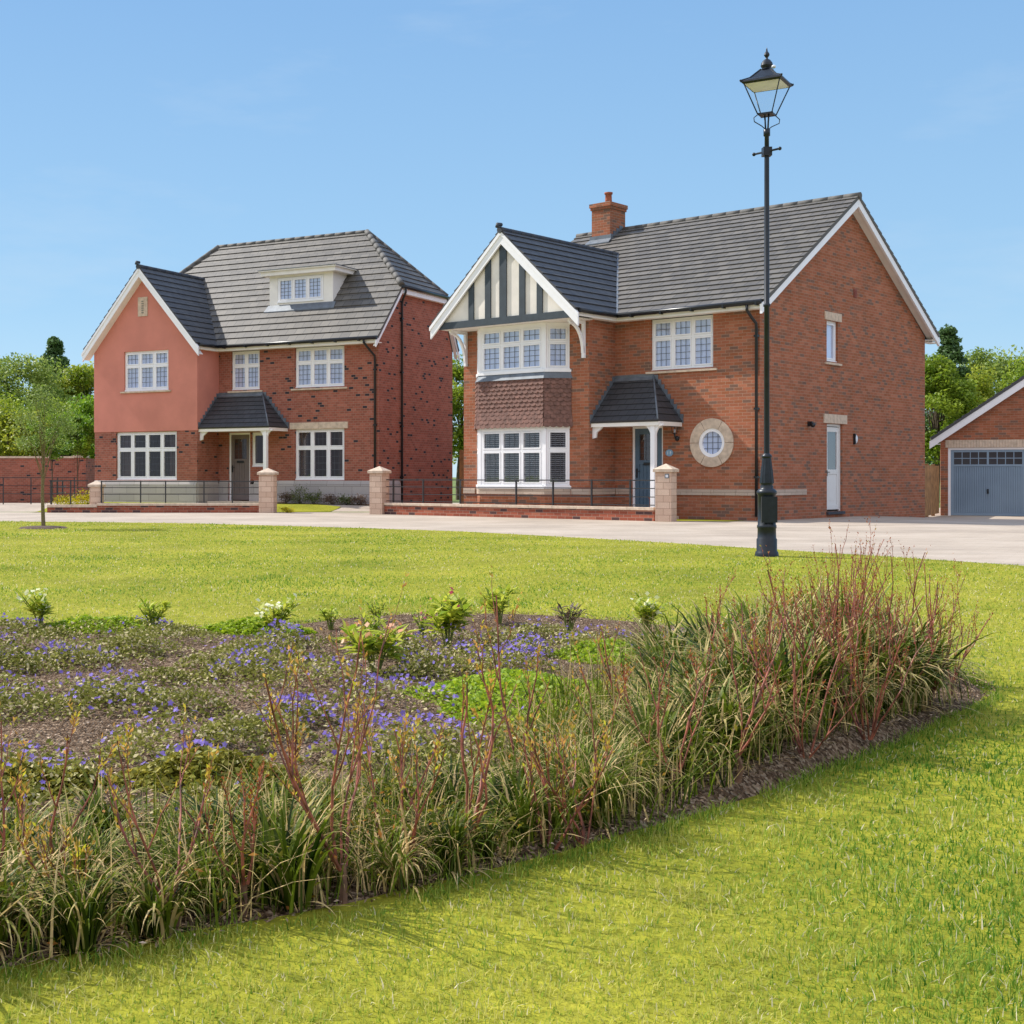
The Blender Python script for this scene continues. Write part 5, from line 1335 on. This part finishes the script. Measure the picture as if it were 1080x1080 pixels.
# periwinkle ground cover
def back_zone(x, y):      # behind the strap-leaf band
    f = np.interp(x, [q[0] for q in FRONT], [q[1] for q in FRONT]); wid = np.interp(x, [-3, -.5, .2, .8, 1.3, 2.6], [.72, .72, .85, 1.2, 2.1, 3.0]); return y > f+wid
def vinca():
    k = 185; c = bed_pts(k, back_zone)
    # bare mulch strip near the back edge in the middle
    keep = ~((c[:, 1] > 8.2+.25*np.sin(c[:, 0]*2)) & (c[:, 0] > -1.0) & (c[:, 0] < 2.2)) & ~((c[:, 0] > -1.25) & (c[:, 0] < -.3) & (c[:, 1] > 7.5))
    keep &= ((c[:, 0]-.5)/.5)**2+((c[:, 1]-5.95)/.7)**2 > 1
    c = c[keep]; rad = rng.uniform(.12, .34, len(c)); hh = rng.uniform(.05, .15, len(c))*(1-.6*sstep(c[:, 1], 7.6, 8.8)); n = 76000
    i = rng.integers(0, len(c), n); a = rng.uniform(0, 2*PI, n); rr = rng.uniform(0, 1, n)**.6
    x = c[i, 0]+np.cos(a)*rr*rad[i]*1.25; y = c[i, 1]+np.sin(a)*rr*rad[i]; z = soil_h(x, y)+hh[i]*(1-rr**2)*rng.uniform(.35, 1.1, n)
    ok = inside(x, y, BED_S)&back_zone(x, y+.2); P = np.column_stack([x, y, z])[ok]; ct = rng.random(len(c))
    tn = np.clip(.25*ct[i[ok]]+.6*rng.random(ok.sum()), 0, .84); d = rng.random(len(tn)) < .2; tn[d] = rng.uniform(.92, 1, d.sum())
    V, F, t = leaf_quads(P, .021, tn, up=.5, asp=.6); tag(fast('periwinkle_leaves', V, F, 'vinca_leaf', t), 'low variegated periwinkle foliage carpeting the bed', 'ground cover', kind='stuff')
    # flowers: five-petalled discs
    fc = rng.random(len(c))**5; n = 12000; i = rng.choice(len(c), n, p=fc/fc.sum()); a = rng.uniform(0, 2*PI, n); rr = rng.uniform(0, 1, n)**.6
    x = c[i, 0]+np.cos(a)*rr*rad[i]*1.1; y = c[i, 1]+np.sin(a)*rr*rad[i]; z = soil_h(x, y)+hh[i]*(1-rr**2)+rng.uniform(.01, .04, n)
    ok = inside(x, y, BED_S)&back_zone(x, y+.1); P = np.column_stack([x, y, z])[ok][:3000]; n = len(P)
    nr = rng.normal(size=(n, 3))*.6+np.array([0, -.35, .9]); nr /= np.linalg.norm(nr, axis=1)[:, None]
    A_ = np.cross(nr, rng.normal(size=(n, 3))); A_ /= np.linalg.norm(A_, axis=1)[:, None]; B_ = np.cross(nr, A_)
    s = rng.uniform(.008, .0135, n)[:, None]; rows = [P]
    for k in range(10):
        th = 2*PI*k/10; r_ = 1. if k % 2 == 0 else .55; rows.append(P+(A_*math.cos(th)+B_*math.sin(th))*s*r_+nr*s*.15)
    V = np.stack(rows, 1).reshape(-1, 3); F = np.array([(0, k+1, (k+1) % 10+1) for k in range(10)]); F = (F[None]+(np.arange(n)*11)[:, None, None]).reshape(-1, 3)
    tag(fast('periwinkle_flowers', V, F, 'vinca_flower', np.repeat(rng.random(n), 11)), 'small violet-blue periwinkle flowers scattered over the bed', 'flowers', kind='stuff')
M['vinca_leaf'] = leaf_mat('periwinkle_leaf', '565c22', '9c9a4c', .3, .8, dry='cdc092', spec=.08)
M['vinca_flower'] = leaf_mat('periwinkle_flower', '7c66b4', 'a592da', .35, .8, spec=.05)
vinca()
# lime green mats
M['moss'] = leaf_mat('mossy_leaf', '6f7022', 'aaa040', .3)
M['lime_leaf'] = leaf_mat('lime_mat_leaf', '7a9a1c', 'b5c632', .45)
for (x, y, rx, ry, lb) in ((.5, 5.95, .46, .68, 'bright lime green mat of foliage in the middle of the bed'), (1.1, 7.3, .3, .3, 'lime green foliage mat behind the middle one'), (-1.9, 8.45, .4, .18, 'lime green foliage mat at the back of the bed on the left'), (-.98, 8.65, .35, .16, 'lime green foliage mat by the back edge left of centre'), (-.6, 4.2, .3, .16, 'mossy yellow-green mat behind the strap-leaved clumps'), (-1.2, 4.1, .3, .14, 'mossy yellow-green mat at the left behind the clumps')):
    n = 9000 if 'middle of' in lb else 4500; a = rng.uniform(0, 2*PI, n); rr = rng.uniform(0, 1, n)**.5; X = x+np.cos(a)*rr*rx*(1+.2*np.sin(a*5)); Y = y+np.sin(a)*rr*ry*(1+.2*np.cos(a*4)); Z = soil_h(X, Y)+.09*(1-rr**2)*rng.uniform(.4, 1.1, n)*(1+.4*pnoise(X, Y, 12, 4))
    V, F, t = leaf_quads(np.column_stack([X, Y, Z]), .024, rng.random(n), up=.6, asp=.7); tag(fast('ground_cover_mat', V, F, 'moss' if 'mossy' in lb else 'lime_leaf', t), lb, 'ground cover')

# strap-leaved evergreen clumps
M['strap_leaf'] = leaf_mat('strap_leaf', '1a2e07', '7a8a28', .3, .5, dry='d8bb84', spec=.16)
def clump_mesh(seed, nb, L0, dry, wk=1., ck=1., tb=.42):
    r = np.random.default_rng(seed); SG = 7; n = nb
    az = r.uniform(0, 2*PI, n); b0 = r.uniform(0, .09, n); base = np.stack([np.cos(az+1)*b0, np.sin(az+1)*b0, np.zeros(n)], 1)
    L = L0*r.uniform(.55, 1.15, n); curv = r.uniform(1.0, 3.3, n)*ck; el0 = r.uniform(1.12, 1.54, n); w = r.uniform(.007, .016, n)*wk
    dead = r.random(n) < .16; L = np.where(dead, L*.6, L); el0 = np.where(dead, r.uniform(.05, .7, n), el0); curv = np.where(dead, 1.2, curv)
    pos = base.copy(); rows = []; el = el0.copy(); d = np.stack([np.cos(az), np.sin(az)], 1); tw = r.uniform(-.5, .5, n)
    for k in range(SG+1):
        t = k/SG; ww = w*(1-max(0, t-.45)/.55)**.9 if k < SG else w*.02
        sx = np.stack([-np.sin(az+tw*t), np.cos(az+tw*t), np.zeros(n)], 1)
        rows += [pos-sx*(ww/2)[:, None], pos+sx*(ww/2)[:, None]]
        st = (L/SG)[:, None]; pos = pos+np.concatenate([d*(np.cos(el))[:, None], np.sin(el)[:, None]], 1)*st; el = el-curv*(.35+1.5*t)/SG; pos[:, 2] = np.maximum(pos[:, 2], .01)
    nv = 2*(SG+1); V = np.stack(rows, 1).reshape(-1, 3)
    F = np.array([(2*k, 2*k+1, 2*k+3, 2*k+2) for k in range(SG)]); F = (F[None]+(np.arange(n)*nv)[:, None, None]).reshape(-1, 4)
    t0 = np.clip(r.normal(tb, .25, n), 0, .84); dd = (r.random(n) < dry) | (dead & (r.random(n) < .75)); t0[dd] = r.uniform(.91, 1, dd.sum())
    T_ = np.tile(t0[:, None], (1, nv)); tip = np.repeat(np.arange(SG+1)/SG, 2)[None]; T_ = np.where((tip > .68) & (r.random(n) < .45)[:, None], np.maximum(T_, .9), np.clip(T_+.15*(tip-.4), 0, 1))
    o = fast('strap_leaf_clump', V, F, 'strap_leaf', T_.ravel(), smooth=True); return o
KIND = [(210, .52, .15, 1., 1., .42), (150, .5, .08, 1.7, .8, .22), (230, .46, .34, .8, 1.25, .55), (190, .56, .1, 1.25, .9, .3), (170, .44, .22, 1.5, 1.1, .4), (250, .54, .2, .75, 1.1, .5), (120, .6, .12, 1.5, .7, .25), (200, .4, .45, 1., 1.3, .6)]
protos = [clump_mesh(50+k, a_, b_, c_, d_, e_, f_) for k, (a_, b_, c_, d_, e_, f_) in enumerate(KIND)]; used = [False]*8; kr = random.Random(5)
placed = []
rows = [(.14, .16, 0), (.33, .17, .08), (.52, .19, .02), (.74, .25, .05), (.95, .3, .2), (1.25, .3, .1)]
for off, st, ph in rows:
    s = ph+.1
    while s < TOT-.35:
        q = along(s, off+random.uniform(-.06, .06)); f = s/TOT
        sc = (.5-.1*(off > .5 and f < .5)+.44*max(0, (f-.5)/.5))*random.uniform(.75, 1.22)
        if off < .2 and f > .6: q = along(s, off+.1)
        if off > .6 and .42 < f < .6: s += st; continue
        if (off > 1.2 and f < .74) or (off > .9 and f < .64): s += st; continue
        pxl = 430+1420*q.x/q.y
        if q.y < 2.72 and off < .3: s += st; continue
        if 575 <= pxl < 700:
            if off > .7: s += st; continue
            sc *= .86
        if 445 < pxl < 575:
            if off > .4: s += st; continue
            sc *= .74
        if q.x > -.33*q.y-1.0: placed.append((q.x, q.y, sc, off))
        s += st*random.uniform(.85, 1.15)
# back swell of the clumps on the right
for (x, y) in ((1.9, 6.9), (2.15, 7.3), (2.4, 7.0), (2.0, 7.75), (2.35, 7.6), (1.7, 6.5), (2.5, 6.6), (1.6, 6.9), (1.45, 6.3)):
    placed.append((x, y, .92*random.uniform(.9, 1.1), 2))
for i, (x, y, sc, off) in enumerate(placed):
    k = i if i < 8 else kr.choice([0, 1, 1, 2, 3, 3, 4, 5, 6, 7]); o = protos[k] if not used[k] else protos[k].copy()
    if used[k]: C.objects.link(o)
    used[k] = True; o.location = (x, y, float(soil_h(x, y))-.01); o.rotation_euler = (random.uniform(-.1, .1), random.uniform(-.1, .1), random.uniform(0, 6.28)); o.scale = (sc*1.05, sc*1.05, sc)
    row = {0: 'front', 1: 'second', 2: 'third', 3: 'rear'}[0 if off < .25 else 1 if off < .45 else 2 if off < .65 else 3]
    tag(o, 'arching strap-leaved grass clump in the %s row along the front of the bed' % row, 'grass clump', 'strap-leaved clumps in the bed, %s row' % row)

# tangle of straw stalks and small shoots between the clumps
def tangle():
    def band(n):
        sv = rng.uniform(.2, TOT-.1, n); f = sv/TOT; mx = np.interp(f, [0, .4, .5, .62, .75, 1], [.8, .8, .5, .7, 1.3, 1.6]); of = rng.uniform(.04, 1, n)*mx
        q = np.array([tuple(along(a, b))[:2] for a, b in zip(sv, of)]); return q[:, 0], q[:, 1], f
    x, y, f = band(7500); k = (x > -.31*y-1)&inside(x, y, BED_S); x, y, f = x[k], y[k], f[k]; n = len(x)
    low = (x/y > .01)&(x/y < .1); h = rng.uniform(.1, .3, n)*(1+.35*sstep(f, .5, 1))*np.where(low, .7, 1); t = np.clip(rng.normal(.45, .25, n), 0, .84); d = rng.random(n) < .3; t[d] = rng.uniform(.9, 1, d.sum())
    o = blades('undergrowth', np.column_stack([x, y, soil_h(x, y)]), h, rng.uniform(.003, .008, n), t, 'strap_leaf', .75, 3); tag(o, 'tangle of thin green and straw stalks between the clumps', 'undergrowth', kind='stuff')
    x, y, f = band(14000); k = (x > -.31*y-1)&inside(x, y, BED_S)&(rng.random(len(x)) < 1.15-f); x, y = x[k], y[k]; n = len(x)
    z = soil_h(x, y)+np.where((x/y > .01)&(x/y < .1), .2, .3)*rng.random(n)**.8*(.55+.45*pnoise(x, y, 6, 77))
    V, F, t = leaf_quads(np.column_stack([x, y, z]), .021, rng.random(n), up=.2, asp=.4); tag(fast('leafy_shoots', V, F, 'shoot_leaf', t), 'small yellow-green shoot leaves among the strap-leaved clumps', 'undergrowth', kind='stuff')
M['shoot_leaf'] = leaf_mat('shoot_leaf', '4f5f16', 'a39a36', .4, .6, dry='b97a3c', spec=.12)
tangle()
# red-stemmed dogwoods
M['stem_red'] = simple('red_dogwood_bark', '9b5848', .6, var=.45, nscale=25)
M['stem_brown'] = simple('brown_dogwood_bark', '7d5b48', .7, var=.3, nscale=25)
M['bud_orange'] = leaf_mat('orange_green_bud_leaf', 'b8a83a', 'd69c58', .45, dry='c9c43a', spec=.1)
M['bud_red'] = leaf_mat('reddish_bud', '8b3c2a', 'b8703c', .3, dry='b9a83a')
def dogwood(x, y, h, spread, nst, leafy, label, seed, mat='stem_red', group='red-stemmed dogwoods along the bed'):
    R = random.Random(seed); H = empty('dogwood_shrub', (x, y, float(soil_h(x, y))-.02)); tag(H, label, 'shrub', group)
    m = MB(mat); B_ = []
    def grow(p, d, L, r, lvl):
        pts = [p]; rs = [r]; n = 6; q = p.copy(); dd = d.copy()
        for k in range(n):
            dd = (dd+Vector((R.gauss(0, .13), R.gauss(0, .13), .11))).normalized(); q = q+dd*(L/n); pts.append(q.copy()); rs.append(r*(1-.62*(k+1)/n))
            f = (k+1)/n
            if lvl < 2 and k in (1, 2, 3, 4) and R.random() < (.62 if lvl == 0 else .3):
                sd_ = Vector((R.uniform(-1, 1), R.uniform(-1, 1), .9)).normalized(); grow(q.copy(), (dd*.5+sd_*.7).normalized(), L*(1-f*.7)*R.uniform(.5, .85), rs[-1]*.75, lvl+1)
            if q.z > h*.3 or lvl: B_.append((q.copy(), dd.copy()))
        B_.append((q.copy(), dd.copy())); m.tube(pts, rs, 5, cap=False)
    st = Vector((0, 0, 0))
    if R.random() < .6:      # old woody stool at the base
        m.use('stem_brown'); m.tube([(0, 0, -.03), (R.uniform(-.02, .02), 0, .05), (0, 0, .1)], [.012, .010, .008], 6); m.use(mat); st = Vector((0, 0, .09))
    for k in range(max(2, int(nst*.75))):
        a = R.uniform(0, 2*PI); s = R.uniform(.15, 1.5)*spread*1.5
        grow(st+Vector((math.cos(a)*.015, math.sin(a)*.015, 0)), Vector((math.cos(a)*s, math.sin(a)*s, 1)).normalized(), h*R.uniform(.55, 1.08), (.0046 if leafy else .0044)*R.uniform(.6, 1.15), 0)
    m.build('stems', H, weld=False)
    P = []; Dn = []; 
    for q, dd in B_:
        c = (2 if leafy else 2)
        if leafy and R.random() < .35: continue
        for j in range(c):
            a = R.uniform(0, 2*PI); P.append(q+dd*R.uniform(-.03, .03)); Dn.append((dd*.8+Vector((math.cos(a), math.sin(a), .2))*.6).normalized())
    n = len(P); P = np.array([tuple(v) for v in P]); Dn = np.array([tuple(v) for v in Dn]); S_ = np.cross(Dn, rng.normal(size=(n, 3))); S_ /= np.linalg.norm(S_, axis=1)[:, None]
    L = ((.0145 if leafy else .009)*rng.uniform(.6, 1.35, n))[:, None]; W_ = L*.42
    V = np.stack([P, P+Dn*L*.5+S_*W_*.5, P+Dn*L, P+Dn*L*.5-S_*W_*.5], 1).reshape(-1, 3)
    fast('buds', V, np.arange(4*n).reshape(n, 4), 'bud_orange' if leafy else 'bud_red', np.repeat(rng.random(n), 4), H)
    return H
def gp(px, py): Y = EYE*1420/(py-503); return ((px-430)/1420*Y, Y)
ordn = ['leftmost', 'second', 'third', 'fourth', 'fifth', 'sixth', 'seventh', 'eighth', 'ninth', 'tenth', 'eleventh', 'twelfth', 'thirteenth', 'fourteenth', 'fifteenth', 'sixteenth', 'seventeenth', 'eighteenth', 'nineteenth', 'twentieth', 'twenty-first', 'twenty-second', 'twenty-third', 'twenty-fourth', 'twenty-fifth', 'twenty-sixth', 'twenty-seventh', 'twenty-eighth', 'twenty-ninth', 'thirtieth', 'thirty-first', 'thirty-second']
# base pixel x, base pixel y, tip pixel y, spread, stems, leafy
DW = [(-15, 990, 800, .4, 4, 1), (40, 965, 800, .35, 5, 1), (105, 985, 830, .4, 4, 1), (178, 985, 800, .45, 6, 1), (258, 970, 840, .4, 5, 0), (325, 900, 740, .35, 5, 1), (362, 955, 690, .32, 8, 1), (400, 915, 720, .3, 5, 1), (432, 930, 760, .35, 4, 1), (496, 915, 720, .4, 7, 1), (548, 850, 625, .08, 2, 1), (580, 900, 740, .35, 6, 1), (618, 895, 700, .35, 6, 1), (665, 800, 690, .3, 4, 1), (712, 852, 680, .38, 6, 0), (748, 770, 600, .1, 2, 0), (776, 838, 680, .35, 6, 0), (800, 790, 650, .3, 5, 1), (850, 818, 640, .4, 7, 0), (868, 760, 590, .22, 6, 0), (885, 790, 600, .3, 8, 0), (905, 745, 595, .25, 7, 0), (915, 795, 620, .35, 8, 0), (940, 762, 590, .25, 8, 0), (960, 735, 600, .28, 6, 0), (985, 752, 612, .3, 7, 0), (1005, 735, 650, .4, 4, 0)]
for i, (bx, by, ty, sp, ns, lf) in enumerate(DW):
    x, y = gp(bx, by+4); h = (by+4-ty)/1420*y*1.08
    last = i == len(DW)-1
    dogwood(x, y, h*.9, sp, ns+(3 if i > 17 else 0), lf, ('rightmost' if last else ordn[i])+(' small' if h < .4 else ' tall')+(' dogwood shrub from the left, red stems with orange young leaves' if lf else ' dogwood shrub from the left, bare red stems with tiny buds') if not last else 'rightmost dogwood shrub in the bed, bare red stems leaning over bark mulch', 300+i)

# hellebores and perennials at the back of the bed
M['helle_leaf'] = leaf_mat('hellebore_leaf', '7b9a20', 'cfd050', .45)
M['petal_cream'] = leaf_mat('cream_green_petal', 'd9dba0', 'ebe8c4', .3)
M['petal_pink'] = leaf_mat('pink_petal', 'c0486a', 'd98a8a', .3)
M['petal_peach'] = leaf_mat('peach_petal', 'd98d6c', 'e3b48e', .3)
def perennial(px, py, h, r, petal, label, n=70, npet=26, mat='helle_leaf'):
    h *= 1.35; r *= 1.45; n = int(n*2.2); npet = int(npet*1.3)
    x, y = gp(px, py); H = empty('perennial_plant', (x, y, float(soil_h(x, y)))); tag(H, label, 'plant', 'perennials at the back of the bed')
    R = rng; ns = 9; az = R.uniform(0, 2*PI, ns); st = MB('stem_green'); tips = []
    for a in az:
        q = R.uniform(.2, 1)*r*.7; hh = h*R.uniform(.6, 1); tip = (math.cos(a)*q, math.sin(a)*q, hh*.92); st.tube([(math.cos(a)*.01, math.sin(a)*.01, -.01), (tip[0]*.4, tip[1]*.4, hh*.5), tip], [.005, .004, .003], 5, cap=False); tips.append(tip)
    st.build('stems', H, weld=False); tips = np.array(tips)
    P = tips[R.integers(0, ns, n)]*R.uniform(.45, 1.02, n)[:, None]; a = R.uniform(0, 2*PI, n); e = R.uniform(-.1, 1.1, n)
    D_ = np.stack([np.cos(a)*np.cos(e), np.sin(a)*np.cos(e), np.sin(e)], 1); Sd = np.stack([-np.sin(a), np.cos(a), np.zeros(n)], 1); L = (R.uniform(.6, 1.2, n)*r*.45)[:, None]
    V = np.stack([P, P+D_*L*.5+Sd*L*.16, P+D_*L-np.array([0,0,1])*L*.15, P+D_*L*.5-Sd*L*.16], 1).reshape(-1, 3)
    fast('foliage', V, np.arange(4*n).reshape(n, 4), mat, np.repeat(R.random(n), 4), H)
    if petal:
        P = tips[R.integers(0, ns, npet)]+R.normal(size=(npet, 3))*r*.14+np.array([0, 0, .015]); Vp, Fp, tp = leaf_quads(P, .032, R.random(npet), up=.4, asp=.9); fast('flowers', Vp, Fp, petal, tp, H)
M['stem_green'] = simple('green_stem', '6d7a32', .7, var=.1)
perennial(43, 675, .17, .13, 'petal_cream', 'leftmost hellebore at the back of the bed, cream flowers')
perennial(162, 675, .15, .11, None, 'green leafy perennial without flowers second from the left at the back of the bed')
perennial(290, 678, .19, .13, 'petal_cream', 'cream-flowered hellebore between two leafy perennials left of centre')
perennial(349, 668, .13, .09, None, 'small leafy sprout just right of the cream-flowered hellebore', 50)
perennial(398, 664, .11, .08, None, 'small leafy sprout left of the pink-flowered plant', 45)
perennial(388, 688, .13, .1, None, 'low leafy sprout in bare mulch below the back edge', 50)
perennial(397, 722, .17, .16, 'petal_peach', 'peach-flowered hellebore in front of bare mulch', 90, 34)
perennial(472, 690, .24, .17, 'petal_pink', 'tall yellow-green plant with a few pink blooms', 120, 8)
perennial(446, 678, .13, .08, 'petal_pink', 'little pink-budded plant beside the tall yellow-green plant', 24, 10)
perennial(527, 668, .2, .13, None, 'leafy green plant right of centre by the back edge', 80)
perennial(600, 674, .15, .1, None, 'thin brownish leafy plant on bare mulch', 40, mat='leaf_mauve')
perennial(681, 672, .18, .13, 'petal_cream', 'rightmost hellebore near the strap-leaved clumps, cream flowers', 90, 30)
